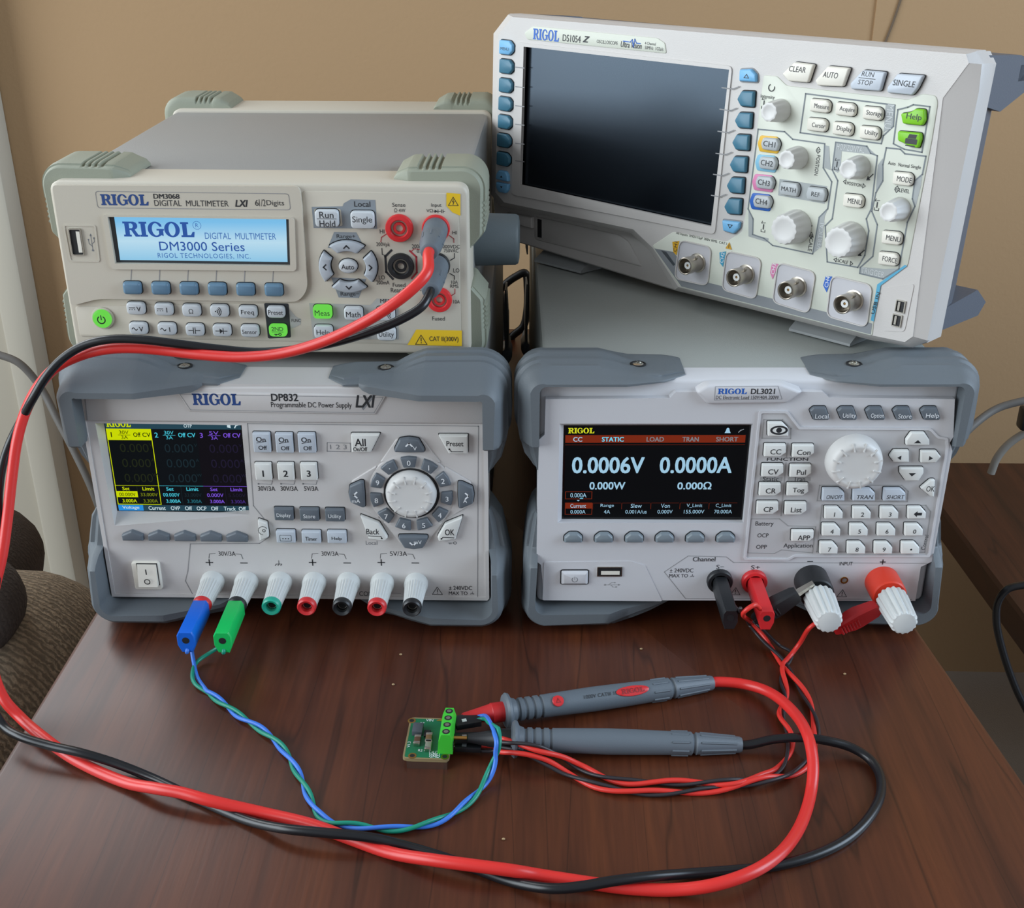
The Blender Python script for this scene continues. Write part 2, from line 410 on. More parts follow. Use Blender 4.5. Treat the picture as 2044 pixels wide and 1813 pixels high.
# ------------------------------------------------------------------ room
def struct(name, me, m, label=None, smooth=0):
    o = obj(name, me, m, None, smooth); o['kind'] = 'structure'; o['label'] = label or name.replace('_', ' '); return o
ZF = -.50
struct('floor', box(bmesh.new(), (-2.6, -2.4, ZF-.05), (3.0, .72, ZF)), M_floor, 'taupe carpet floor seen in the gap beside the table')
WY = .66
xc = ony(1750, 0, WY).x
struct('wall_back', box(bmesh.new(), (-2.6, WY, ZF), (xc, WY+.06, 1.9)), M_wall, 'tan painted wall behind the multimeter and oscilloscope')
bm = bmesh.new(); loops(bm, [[(xc, WY-.002, ZF), (3.0, WY-.03, ZF), (3.0, WY+.06, ZF), (xc, WY+.06, ZF)], [(xc, WY-.002, 1.9), (3.0, WY-.03, 1.9), (3.0, WY+.06, 1.9), (xc, WY+.06, 1.9)]])
struct('wall_right', bm, M_wall, 'tan wall section right of the seam behind the oscilloscope')
a, b = ony(1800, -8, WY-.003), ony(1764, 92, WY-.003)
struct('trim_2', tub([a, (a+b)/2+Vector((.0006, 0, 0)), b], .0011, 6, 6), mat('seam_dark', '#6b5a48', .8), 'thin dark seam line on the wall above the oscilloscope', 40)
xt = ony(40, 525, WY-.03).x
bm = bmesh.new(); box(bm, (xt-.75, WY-.03, ZF), (xt-.012, WY, 1.9)); o = struct('door_1', bm, M_trim, 'pale cream door at the left edge behind the sofa')
obj('door_casing', rbox((xt-.030, WY-.036, ZF), (xt, WY, 1.9), .004), mat('casing_paint', '#c3bdae', .5), o)
# the windows that light the place: frames round the panes of daylight
def window(name, c, sx, sz, n, label):
    n = Vector(n); s = n.cross(Vector((0, 0, 1))); c = Vector(c)-n*.02; bm = bmesh.new()
    for a0, a1, b0, b1 in ((-sx-.05, sx+.05, sz, sz+.05), (-sx-.05, sx+.05, -sz-.05, -sz), (-sx-.05, -sx, -sz, sz), (sx, sx+.05, -sz, sz)):
        P4 = [c+s*a+Vector((0, 0, b)) for a, b in ((a0, b0), (a1, b0), (a1, b1), (a0, b1))]; loops(bm, [[p-n*.015 for p in P4], [p+n*.03 for p in P4]])
    o = struct(name, bm, MATS['casing_paint'], label)
    return o
window('window_1', (-1.9, -1.0, 1.02), 1.1, .95, (1, 0, 0), 'large window on the left giving daylight')
window('window_2', (-.84, .615, 1.0), .47, .625, (0, -1, 0), 'bright window in the back wall above the door')
window('window_3', (1.9, -.35, .85), .55, .6, (-1, 0, 0), 'window on the right giving bluish daylight')
# table: slab with eased edge, apron and legs
t = thing('wooden_table', 'dark brown stained wooden table carrying the four instruments', 'table', (.22, .1, 0))
def tw(*p): return [(x-.22, y-.1) for x, y in p]
top = rnd(tw((-.0157, -.30), (.4851, -.30), (.4030, .50), (-.0150, .50)), .004)
bm = bmesh.new()
loops(bm, [[(x, y, -.026) for x, y in inset(top, .003)], [(x, y, -.022) for x, y in top], [(x, y, -.003) for x, y in top], [(x, y, -.0008) for x, y in inset(top, .0012)], [(x, y, 0) for x, y in inset(top, .003)]])
obj('table_top', bm, M_wood, t)
for (x0, y0, x1, y1) in ((-.005, -.28, .47, -.262), (-.005, .462, .40, .48)): obj('apron', rbox((x0-.22, y0-.1, -.10), (x1-.22, y1-.1, -.026)), M_wood2, t)
for (x, y) in ((.0, -.275), (.425, -.275), (.0, .435), (.36, .435)): obj('leg', rbox((x-.22, y-.1, ZF), (x-.18, y-.06, -.026), .003), M_wood2, t)
# second table to the right, lower
Z2 = -.18
p0 = onz(1885, 1025, Z2); p1 = onz(2044, 1235, Z2); yb = WY-.07
d = (p1-p0)/(p1.y-p0.y); e = lambda y: p0+d*(y-p0.y)
pa, pb = e(yb), e(-.35)
t = thing('side_table', 'dark reddish wood side table at the right edge by the wall', 'table', (pa.x+.3, .2, ZF))
q = lambda p: (p[0]-(pa.x+.3), p[1]-.2)
pts = [q((pa.x, yb)), q((pb.x, -.35)), q((pb.x+.7, -.35)), q((pa.x+.7, yb))]
bm = bmesh.new(); loops(bm, [[(x, y, Z2-ZF-.028) for x, y in pts], [(x, y, Z2-ZF-.003) for x, y in pts], [(x, y, Z2-ZF) for x, y in inset(pts, .003)]])
obj('table_top', bm, M_wood2, t)
for k in (0, 1):
    for j in (0, 1):
        x = (pa.x+.27 if j == 0 else pa.x+.6)-(pa.x+.3); y = (-.3, yb-.09)[k]-.2
        obj('leg', rbox((x, y, 0), (x+.045, y+.045, Z2-ZF-.028), .003), M_wood2, t)
# sofa arm and cushions on the left
def blob(bm, c, r, e=2.6, n=22, m=14, rot=None):
    R = []
    for j in range(1, m):
        ph = -math.pi/2+math.pi*j/m; ring = []
        for i in range(n):
            th = 2*math.pi*i/n; f = lambda s: math.copysign(abs(s)**(2/e), s)
            v = Vector((r[0]*f(math.cos(ph))*f(math.cos(th)), r[1]*f(math.cos(ph))*f(math.sin(th)), r[2]*f(math.sin(ph))))
            if rot: v = rot @ v
            ring.append(Vector(c)+v)
        R.append(ring)
    loops(bm, R); return bm
t = thing('sofa', 'brown corded fabric sofa with rounded arm beside the table', 'sofa', (-.2, .0, ZF))
L = lambda x, y, z: (x+.2, y, z-ZF)
obj('sofa_arm', blob(bmesh.new(), L(-.132, -.13, -.212), (.112, .335, .205), 3.0, 44, 22), M_sofa, t, 60)
obj('seat_base', rbox((-.55+.2, -.6, 0), (-.26+.2, .25, .22), .02), M_sofa, t)
o = obj('sofa_cushion', blob(bmesh.new(), ony(-42, 1122, .345)+Vector((-.055, 0, 0)), (.105, .085, .050), 2.5, 30, 18, Matrix.Rotation(.15, 3, 'Y')), M_cush, None, 60); tag(o, 'dark brown rounded cushion standing behind the sofa arm', 'cushion')
o = obj('sofa_cushion', blob(bmesh.new(), ony(-44, 1234, .02)+Vector((-.045, 0, 0)), (.070, .05, .032), 2.5, 30, 18, Matrix.Rotation(-.1, 3, 'Y')), M_cush, None, 60); tag(o, 'dark brown cushion corner at left edge, in front of the other cushion', 'cushion')
# ------------------------------------------------------------------ shared instrument parts
def interp(tab, x):
    if x <= tab[0][0]: return tab[0][1]
    for (a, p), (b, q) in zip(tab, tab[1:]):
        if x <= b: return p+(q-p)*(x-a)/(b-a)
    return tab[-1][1]
def guard(parent, m, corner, sx, sz, tT, tS, yfT, yfS, ofT, ofS, dinT, dinS, rgT, rgS, yb=.0255, ym=.004, ridges=(.0100, .0185), y0=0., ys=1, rc=.004, name='corner_guard'):
    """rubber corner guard lofted round a casing edge: tables run over the distance (mm) from the corner"""
    smp = []
    A = sorted({a for a, _ in tT} | {a for a, _ in yfT} | {tT[-1][0]*i/14 for i in range(15)}, reverse=True)
    B = sorted({b for b, _ in tS} | {b for b, _ in yfS} | {tS[-1][0]*i/10 for i in range(11)})
    A = [a for a in A if a <= tT[-1][0]]; B = [b for b in B if b <= tS[-1][0]]
    for a in A: smp.append((-a/1000-rc, 0, 0, 1, [interp(k, a) for k in (tT, yfT, ofT, dinT, rgT)]))
    for i in range(1, 8):
        th = i/8; q = [interp(k, 0)*(1-th)+interp(l, 0)*th for k, l in ((tT, tS), (yfT, yfS), (ofT, ofS), (dinT, dinS), (rgT, rgS))]
        an = math.pi/2*th; smp.append((-rc+rc*math.sin(an), -rc+rc*math.cos(an), math.sin(an), math.cos(an), q))
    for b in B: smp.append((0, -b/1000-rc, 1, 0, [interp(k, b) for k in (tS, yfS, ofS, dinS, rgS)]))
    rings = []
    for px, pz, nx, nz, (t, yf, of, din, rg) in smp:
        yf = yf/1000; t /= 1000; of /= 1000; din /= 1000; rg /= 1000
        sec = [(yf, -din), (yf, of-.0006), (yf+.0006, of), (yf+.0035, of+(t-of)*.35), (max(ym, yf+.005)*.6, of+(t-of)*.75), (max(ym, yf+.006), t)]
        for r in ridges: sec += [(r-.0032, t), (r-.0018, t+rg), (r+.0022, t+rg), (r+.0032, t)]
        sec += [(yb-.004, t), (yb-.001, t*.8), (yb, t*.55), (yb, -.001)]
        for i in range(1, len(sec)): sec[i] = (max(sec[i][0], sec[i-1][0]), sec[i][1])
        rings.append([(corner[0]+sx*(px+nx*o), y0+ys*y, corner[1]+sz*(pz+nz*o)) for y, o in sec])
    bm = bmesh.new(); loops(bm, rings)
    return obj(name, bm, m, parent, 42)
def screw(parent, x, y, z, ax=(0, 0, 1)):
    o = obj('screw', lath([(.0042, -.002), (.0042, .0004), (.0034, .0006), (.0034, -.0002)], origin=(x, y, z), axis=ax, n=20, cap1=True), M_dark, parent)
    bm = lath([(.0029, 0), (.0029, .0007), (.0020, .0012)], origin=(x, y, z-.0003), axis=ax, n=16)
    for a in (0, math.pi/2):
        c, s = math.cos(a+.4), math.sin(a+.4)
        q = [(x+(-.0016*c-.0003*s), y+(-.0016*s+.0003*c)), (x+(.0016*c-.0003*s), y+(.0016*s+.0003*c)), (x+(.0016*c+.0003*s), y+(.0016*s-.0003*c)), (x+(-.0016*c+.0003*s), y+(-.0016*s-.0003*c))]
        loops(bm, [[(u, v, z+.0007) for u, v in q], [(u, v, z+.0013) for u, v in q]])
    obj('screw_head', bm, M_met, o)
def funnel(parent, h1, h2, y1, y2, m, name='screen_bezel'):
    bm = bmesh.new(); loops(bm, [[(x, y1, z) for x, z in h1], [(x, y2, z) for x, z in h2]], False, False)
    return obj(name, bm, m, parent, 30)
def warn(pr, m, x, z, s, wd=.0003, bolt=False):
    pr.line(m, [(x-s*.58, z-s*.45), (x+s*.58, z-s*.45), (x, z+s*.55)], wd, True)
    if bolt: pr.line(m, [(x+s*.04, z+s*.26), (x-s*.1, z-s*.02), (x+s*.1, z+.02*s), (x-s*.04, z-s*.34)], wd)
    else:
        pr.line(m, [(x, z+s*.24), (x, z-s*.1)], wd*1.3); pr.poly(m, rect(x, z-s*.28, wd*1.6, wd*1.6))
def gnd(pr, m, x, z, s, wd=.0003):
    pr.line(m, [(x, z+s), (x, z)], wd); pr.line(m, [(x-s*.7, z), (x+s*.7, z)], wd)
    for k in (-.7, 0, .7): pr.line(m, [(x+s*k, z), (x+s*(k-.3), z-s*.5)], wd)
def mark(o, F, y, fn):
    """printed marking on a button, as its child"""
    pr = Print(F, y-.00006); fn(pr); pr.build('marking', o)
def arrowhead(pr, m, x, z, s, a, wd):
    c, n = math.cos(a), math.sin(a); R = lambda p: (x+p[0]*c-p[1]*n, z+p[0]*n+p[1]*c)
    pr.line(m, [R((-s, -s*.55)), R((0, s*.45)), R((s, -s*.55))], wd)
def tri(pr, m, x, z, s, a, k=.6):
    c, n = math.cos(a), math.sin(a); R = lambda p: (x+p[0]*c-p[1]*n, z+p[0]*n+p[1]*c)
    pr.poly(m, [R((-s, -s*k)), R((s, -s*k)), R((0, s*k))])
def power_icon(pr, m, x, z, s, wd):
    n = 16; pr.line(m, [(x+s*math.sin(math.radians(35+290*i/n)), z+s*math.cos(math.radians(35+290*i/n))) for i in range(n+1)], wd); pr.line(m, [(x, z+s*1.15), (x, z+s*.1)], wd)
def usb_icon(pr, m, x, z, s, a, wd):
    c, n = math.cos(a), math.sin(a); R = lambda p: (x+s*(p[0]*c-p[1]*n), z+s*(p[0]*n+p[1]*c))
    pr.line(m, [R((-1, 0)), R((1, 0))], wd); pr.poly(m, [R((.8, .15)), R((.8, -.15)), R((1.1, 0))])
    pr.line(m, [R((-.5, 0)), R((-.15, .35)), R((.35, .35))], wd); pr.line(m, [R((-.2, 0)), R((.1, -.35)), R((.5, -.35))], wd)
    pr.poly(m, [R((-1+.15*math.cos(i), .15*math.sin(i))) for i in range(6)]); pr.poly(m, [R((.35+.1*math.cos(i), .35+.1*math.sin(i))) for i in range(6)]); pr.poly(m, rect(*R((.55, -.35)), s*.2, s*.2))
def key(pr, m, x, z, s, wd):
    pr.line(m, [(x-s, z), (x+s*.3, z)], wd); pr.line(m, circ(x+s*.65, z, s*.35, 10), wd, True); pr.line(m, [(x-s*.7, z), (x-s*.7, z-s*.35)], wd); pr.line(m, [(x-s*.35, z), (x-s*.35, z-s*.35)], wd)
def dial(parent, x, z, r, d, m, n_t=12, name='knob', y=0.):
    """big rotary knob: dished front with a rim of raised ticks"""
    o = obj(name, lath([(r*1.0, -.0005), (r*1.0, d*.2), (r*.97, d*.55), (r*.90, d*.86), (r*.80, d*.985), (r*.74, d), (r*.70, d*.985), (r*.66, d*.965), (r*.3, d*.96)], origin=(x, y, z), n=48), m, parent, 40)
    bm = bmesh.new()
    for i in range(n_t):
        a = 2*math.pi*(i+.5)/n_t; c, s = math.cos(a), math.sin(a); w = r*.022; ra, rb = r*.60, r*.90
        P = lambda q, t, yy: (x+c*q-s*t, y-yy, z+s*q+c*t)
        loops(bm, [[P(ra, -w, d*.93), P(ra, w, d*.93), P(rb, w, d*.80), P(rb, -w, d*.80)], [P(ra, -w, d*1.05), P(ra, w, d*1.05), P(rb, w, d*.98), P(rb, -w, d*.98)]])
    obj('tick', bm, m, o, 0)
    return o
# ------------------------------------------------------------------ power supply
PW, PZ0, PZ1 = .2127, .0157, .1455
FP = Face((0, 0, 0)); P = FP.p
dp = thing('power_supply', 'grey-white bench power supply with colour screen, round keypad and seven white posts', 'power supply')
obj('cover', rbox((.0025, .02, .0175), (PW-.0025, .405, PZ1-.0005), .003), M_case, dp)
ho = FP.pl([(190, 845), (482, 849), (498, 1028), (229, 1050)]); hi = FP.pl([(207, 839), (485, 843), (502, 1024), (234, 1020)], .006)
out = [(0, PZ0), (PW-.0012, PZ0), (PW, PZ0+.0012), (PW, PZ1-.004), (PW-.004, PZ1), (.004, PZ1), (0, PZ1-.004)]
fb = obj('front_panel', plate(out, [ho[::-1]], .024, 0), M_dp, dp, 30)
obj('bezel_rim', plate([(x, z) for x, z in out], [inset(out, .002)], .0, -.0006), M_dp, fb, 30)
funnel(fb, ho, hi, 0, .006, M_dp)
sb = obj('screen', plate(hi, [], .0075, .006), mat('black_glass', '#0a0c0e', .12), dp, 0)
obj('upper_strip', pris(FP.pl([(165, 772), (975, 772), (972, 848), (172, 842)], -.0012), 0, -.0014, .0012), M_dp, fb)
pr = Print(FP, -.0001)
pr.pxline(M_seam, [(494, 846), (506, 1010), (531, 1041), (538, 1072), (518, 1085), (380, 1086), (375, 1140), (370, 1160), (384, 1186)], .0004)
pr.pxline(M_seam, [(494, 846), (955, 851), (953, 1194), (240, 1185)], .0004)
pr.build('seam_line', fb)
# model plate
pl = FP.pl([(352, 781), (379, 821), (750, 827), (773, 788)], -.0014)
lp = obj('label_plate', pris(pl, -.001, -.0024, .0007), M_dp, dp)
pr = Print(FP, -.00248)
pr.line(M_inkg, inset(pl, .0012), .00022, True)
pr.pxrigol(M_navy, 384, 786, 480, 809); pr.box(M_ink, 'DP832', 541, 786, 595, 801, bold=.02); pr.box(M_ink, 'Programmable DC Power Supply', 541, 803, 702, 817, bold=.004)
pr.box(M_ink, 'LXI', 709, 789, 749, 814, bold=.03, shear=.25); pr.pxline(M_inkg, [(725, 816), (746, 790)], .0012)
pr.build('lettering', lp)
# screen picture: Y yellow, C cyan, V violet
E_ = lambda n, c, e: mat('screen_'+n, c, .5, emit=e)
sY, sC, sV, sW = E_('yellow', '#d6e600', .85), E_('cyan', '#4fd8ee', .8), E_('violet', '#8a5cf0', .8), E_('white', '#d8eef6', .8)
sYd, sCd, sVd = E_('dim_yellow', '#2c3420', .5), E_('dim_cyan', '#223740', .5), E_('dim_violet', '#2a2440', .5)
sBar, sBg1, sBg2, sBg3, sBlue, sK = E_('bar', '#2c5060', .7), E_('field_one', '#0d1318', .6), E_('field_two', '#0f151b', .6), E_('field_three', '#15121a', .6), E_('tab_blue', '#2f9bf0', .8), E_('ink', '#1d2808', .4)
pr = Print(FP, .0059)
Q = lambda u, v: FP.p(u, v, .0059)
# screen grid: local frame of the picture
x0, zt = Q(213, 842); x1, _ = Q(483, 846); _, zb = Q(236, 1019); xl = Q(237, 1018)[0]
x0 = (x0+xl)/2-.0005; x1 = Q(490, 940)[0]
sw, sh = x1-x0, zt-zb
X = lambda a: x0+sw*a; Zz = lambda b: zt-sh*b
def R_(m, a0, b0, a1, b1, k=0): pr.poly(m, [(X(a0), Zz(b1)), (X(a1), Zz(b1)), (X(a1), Zz(b0)), (X(a0), Zz(b0))], y=.0059-k*.00004)
def T_(m, t, a, b, h, w=None, al='c', bold=.015): pr.text(m, t, X(a), Zz(b), h=sh*h, w=None if w is None else sw*w, align=al, bold=bold, y=.0059-.00016)
R_(sBar, 0, 0, 1, .075); R_(sBg1, 0, .2, .333, .93); R_(sBg2, .333, .075, .667, .93); R_(sBg3, .667, .075, 1, .93); R_(sY, 0, .075, .333, .2)
pr.rigol(sY, X(.01), Zz(.055), X(.19), Zz(-.015), y=.00574); T_(sW, 'OTP', .61, .038, .038, .06)
pr.poly(sW, [(X(.90), Zz(.02)), (X(.925), Zz(.01)), (X(.925), Zz(.06)), (X(.90), Zz(.05))], y=.00574); pr.line(sW, [(X(.955), Zz(.055)), (X(.965), Zz(.03)), (X(.985), Zz(.02))], .0006, y=.00574)
for k, (c, d, n, v) in enumerate(((sK, sYd, '1', '30V'), (sC, sCd, '2', '30V'), (sV, sVd, '3', '5V'))):
    o = k/3
    T_(c, n, o+.035, .14, .055, None); T_(c, v, o+.13, .113, .04, .07, bold=0); T_(c, '3A', o+.13, .168, .036, .05, bold=0); pr.line(c, [(X(o+.085), Zz(.142)), (X(o+.175), Zz(.142))], .00025, y=.00574)
    T_(c, 'Off', o+.225, .138, .05, .055); T_(c, 'CV', o+.295, .138, .048, .06)
    for j, un in enumerate('VAW'):
        T_(d, '0.000', o+.19, .285+.168*j, .095, .215, bold=0); T_(d, un, o+.316, .25+.168*j, .035, None)
    g = sY if k == 0 else c
    pr.line(g, [(X(o), Zz(.71)), (X(o+.333), Zz(.71))], .00022, y=.00574); pr.line(d, [(X(o+.165), Zz(.715)), (X(o+.165), Zz(.925))], .00025, y=.00574)
    T_(g, 'Set', o+.08, .745, .04, .055); T_(g, 'Limit', o+.25, .745, .04, .09)
    if k == 0: R_(sY, .0, .775, .165, .845, 1)
    T_(sK if k == 0 else g, '0.000V' if k == 2 else '00.000V', o+.085, .812, .042, .125, bold=.004); T_(d if k else mat('screen_mid_yellow', '#8d9a1a', .5, emit=.6), '5.500V' if k == 2 else '33.000V', o+.25, .812, .04, .13)
    T_(g, '3.000A', o+.095, .885, .04, .11); T_({0: MATS['screen_mid_yellow'], 1: mat('screen_mid_cyan', '#2c7f90', .5, emit=.6), 2: mat('screen_mid_violet', '#55399a', .5, emit=.6)}[k], '3.300A', o+.255, .885, .04, .11)
pr.line(sY, [(X(.003), Zz(.2)), (X(.003), Zz(.925)), (X(.331), Zz(.925)), (X(.331), Zz(.08))], .0004, y=.00574)
R_(sBar, .19, .935, 1, 1); R_(sBlue, .0, .935, .19, 1, 1)
for t, a, wd in (('Voltage', .095, .13), ('Current', .295, .13), ('OVP', .435, .07), ('Off', .535, .055), ('OCP', .635, .075), ('Off', .735, .055), ('Track', .85, .09), ('Off', .945, .055)): T_(sW, t, a, .967, .045, wd)
pr.build('screen_picture', sb, kind='stuff')
# soft keys
for k in range(5):
    u = 264+52.1*k; v = 1071+.6*k
    x, z = P(u, v, -.002); w_, h_ = .0059, .0029
    button(dp, rnd([(x-w_, z-h_), (x+w_, z-h_), (x+w_, z+.0009), (x, z+h_+.0006), (x-w_, z+.0009)], .0006), 0, -.0026, M_dkey, .0010, 'soft_key')
def kb(parent, F, u, v, w_, h_, m, txt=None, th=.0022, tm=None, d=.0024, r=.0007, name='button', tw_=None, ch=.0006, bold=.012, dz=0., base=True, tfn=None, y0=0.):
    x, z = F.p(u, v, y0-d)
    if base: obj('button_well', pris(rect(x, z, w_+.0007, h_+.0007, r+.0003), y0, y0-.0003, 0), M_dark, None, 0).parent = parent
    o = button(parent, rect(x, z, w_, h_, r), y0, y0-d, m, ch, name)
    if txt or tfn:
        def fn(p):
            if txt: p.text(tm or M_ink, txt, x, z+dz, h=th, w=tw_, bold=bold)
            if tfn: tfn(p, x, z)
        mark(o, F, y0-d, fn)
    return o
for u, v in ((522, 885), (567, 886), (612, 886)):
    def onoff(p, x, z):
        p.text(M_ink, 'On', x-.0002, z+.0022, h=.0029, bold=.012); p.line(M_ink, [(x-.0025, z+.0001), (x+.0025, z+.0011)], .0003); p.text(M_ink, 'Off', x+.0004, z-.0026, h=.0024, bold=.008)
    kb(dp, FP, u, v, .0091, .0112, M_gkey, tfn=onoff, d=.003)
for n, u, v in (('1', 525, 943), ('2', 570, 943), ('3', 616, 943)): kb(dp, FP, u, v, .0087, .0099, M_wkey, n, .0038, d=.003, bold=.025, dz=-.0008)
pr = Print(FP, -.0001)
for t, u in (('30V/3A', 532), ('30V/3A', 577), ('5V/3A', 621)):
    pr.box(M_ink, t, u-(17 if t[0] == '3' else 14), 971, u+(17 if t[0] == '3' else 14), 980, bold=.004)
    pr.pxline(M_inkg, [(u-16, 966), (u+10, 967), (u+12, 960)], .0003)
    pr.poly(M_inkg, circ(*P(u-16, 966), .0005, 8))
pr.pxline(M_inkg, [(653, 884), (699, 885), (700, 902), (653, 901)], .0003, True); pr.box(M_inkg, '1 2 3', 659, 888, 692, 897, bold=0)
pr.box(M_inkg, 'Local', 730, 1080, 753, 1088, bold=0); key(pr, M_inkg, *P(903, 1084), .0022, .0003)
for (ua, ub), t in (((420, 486), '30V/3A'), ((625, 692), '30V/3A'), ((762, 829), '5V/3A')):
    pr.pxline(M_ink, [(ua-3, 1115), (ua-2, 1106), (ua+10, 1105)], .00025); pr.pxline(M_ink, [(ub-16, 1106), (ub-5, 1107), (ub-1, 1116)], .00025)
    pr.box(M_ink, t, (ua+ub)/2-17, 1101, (ua+ub)/2+17, 1110, bold=.002)
for u in (418, 624, 761): x, z = P(u, 1123); pr.line(M_ink, [(x-.0018, z), (x+.0018, z)], .0006); pr.line(M_ink, [(x, z-.0018), (x, z+.0018)], .0006)
for u in (487, 693, 829): x, z = P(u, 1124); pr.line(M_ink, [(x-.0018, z), (x+.0018, z)], .0006)
gnd(pr, M_ink, *P(557, 1126), .0022)
warn(pr, M_ink, *P(873, 1180), .0048); pr.box(M_ink, '± 240VDC', 896, 1170, 942, 1178, bold=.004); pr.box(M_ink, 'MAX TO', 896, 1181, 933, 1188, bold=.004); gnd(pr, M_ink, *P(943, 1185), .0012, .0002)
pr.box(M_ink, 'COM', 717, 1181, 744, 1190, bold=.002); pr.pxline(M_inkg, [(772, 1184), (800, 1185)], .0003)
pr.build('lettering', fb)
def pk(parent, F, pts, m, d=.003, ch=.0007, name='button', y=None, tfn=None, r=.0006, well=True, y0=0.):
    p = rnd(F.pl(pts, y0-d), r)
    if well:
        q = inset(p, -.00035); obj('button_well', pris(q, y0, y0-.0003, 0), M_dark, parent, 0)
    o = button(parent, p, y0, y0-d, m, ch, name)
    if tfn:
        c = (sum(a for a, _ in p)/len(p), sum(b for _, b in p)/len(p)); mark(o, F, y0-d, lambda q: tfn(q, *c))
    return o
def f_all(p, x, z): p.box(M_ink, 'All', 708, 876, 730, 891, bold=.012); p.box(M_ink, 'On/Off', 705, 893, 733, 901, bold=.012)
pk(dp, FP, [(700, 868), (758, 868), (740, 904), (702, 904)], M_wkey, tfn=f_all)
def f_pre(p, x, z): p.box(M_ink, 'Preset', 891, 881, 925, 891, bold=.008); p.pxline(M_ink, [(897, 897), (901, 902), (924, 902)], .0004); p.poly(M_ink, circ(*p.F.p(897, 897, p.y), .0005, 8))
pk(dp, FP, [(875, 870), (934, 870), (934, 907), (896, 907)], M_wkey, tfn=f_pre)
def f_back(p, x, z): p.box(M_ink, 'Back', 731, 1056, 757, 1067, bold=.006); p.pxline(M_ink, [(735, 1070), (760, 1071), (763, 1076)], .0004); p.poly(M_ink, circ(*p.F.p(762, 1075, p.y), .0005, 8))
pk(dp, FP, [(719, 1031), (756, 1045), (774, 1075), (768, 1081), (736, 1077)], M_wkey, tfn=f_back)
def f_ok(p, x, z): p.box(M_ink, 'OK', 888, 1057, 907, 1069, bold=.01); p.pxline(M_ink, [(881, 1076), (884, 1073), (906, 1074)], .0004); p.poly(M_ink, circ(*p.F.p(881, 1076, p.y), .0005, 8))
pk(dp, FP, [(923, 1033), (888, 1047), (873, 1073), (876, 1082), (909, 1078)], M_wkey, tfn=f_ok)
def f_er(p, x, z): p.line(M_ink, [(x+.0026*math.cos(a/10*5-.4), z+.0026*math.sin(a/10*5-.4)) for a in range(2, 11)], .0003); p.line(M_ink, circ(x+.0005, z, .0008, 8), .0003, True)
pk(dp, FP, [(514, 1039), (532, 1045), (536, 1073), (518, 1081)], M_wkey, tfn=f_er)
for t, u, v, m, tm in (('Display', 566, 1028, M_dkey, M_white), ('Store', 617, 1029, M_dkey, M_white), ('Utility', 668, 1030, M_dkey, M_white), (None, 570, 1073, M_gkey, M_ink), ('Timer', 621, 1074, M_gkey, M_ink), ('Help', 672, 1074, M_gkey, M_ink)):
    dots = (lambda p, x, z: (p.line(M_ink, rect(x, z-.0005, .0062, .0036, .0004), .00022, True), [p.poly(M_ink, circ(x+k*.0015, z-.0008, .0004, 6)) for k in (-1, 0, 1)])) if t is None else None
    kb(dp, FP, u, v, .0103, .0074, m, t, .0024 if t != 'Display' and t != 'Utility' else .0029, tm, d=.003, tw_={None: None, 'Display': .0076, 'Store': .0064, 'Utility': .007, 'Timer': .0066, 'Help': .0056}[t], dz=-.0006, tfn=dots, bold=.004)
# round keypad
dx, dz_ = P(822, 983)
wing = lambda a, r0, r1, w0, w1: [(dx+r*math.cos(a)-t*math.sin(a), dz_+r*math.sin(a)+t*math.cos(a)) for r, t in ((r0, -w0), (r1, -w1), (r1+.0012, 0), (r1, w1), (r0, w0))]
ring = obj('keypad_ring', pris(circ(dx, dz_, .0236, 48), 0, -.0010, .0006), M_dp, dp)
for a in range(4): obj('keypad_wing', pris(rnd(wing(a*math.pi/2, .018, .0318, .0162, .0070), .001), 0, -.0009, .0005), M_dp, dp)
for k, n in enumerate('0123456789.'):
    a = math.radians(92-k*360/11); da = math.radians(11.5)
    sec = [(.0162, -da*.95), (.0162, da*.95), (.0222, da), (.0224, 0), (.0222, -da)]
    p = [(dx+r*math.cos(a+t), dz_+r*math.sin(a+t)) for r, t in sec]
    o = button(dp, rnd(p, .0006), 0, -.0030, M_dkey, .0007, 'number_key')
    mark(o, FP, -.003, lambda q: q.text(M_white, n, dx+.0192*math.cos(a), dz_+.0192*math.sin(a)-.0003, h=.0030 if n != '.' else .0006, bold=.006))
for a, (lab, ox, oz) in zip((90, 180, 270, 0), (('V', .003, -.0022), ('mA', .0003, -.0036), ('mV', .0026, .0014), ('A', -.0012, -.0030))):
    A = math.radians(a); R = lambda r, t: (dx+r*math.cos(A)-t*math.sin(A), dz_+r*math.sin(A)+t*math.cos(A))
    p = rnd([R(.0252, -.0078), R(.0250, 0), R(.0252, .0078), R(.0268, .0080), R(.0328, .0050), R(.0336, 0), R(.0328, -.0050), R(.0268, -.0080)], .0007)
    obj('button_well', pris(inset(p, -.0004), -.0008, -.0012, 0), M_dark, dp, 0)
    o = button(dp, p, 0, -.0038, M_dkey, .001, 'arrow_key')
    def f_ar(q):
        x, z = R(.0300, 0); arrowhead(q, M_white, x, z, .0016, A-math.pi/2, .0008); q.text(M_white, lab, x+ox, z+oz, h=.0022, bold=.004)
    mark(o, FP, -.0038, f_ar)
obj('dial_well', lath([(.0150, 0), (.0150, .0014), (.0144, .0014)], origin=(dx, 0, dz_), n=40), M_dark, dp)
dial(dp, *P(821, 984, -.001), .0138, .0068, M_knob, 12)
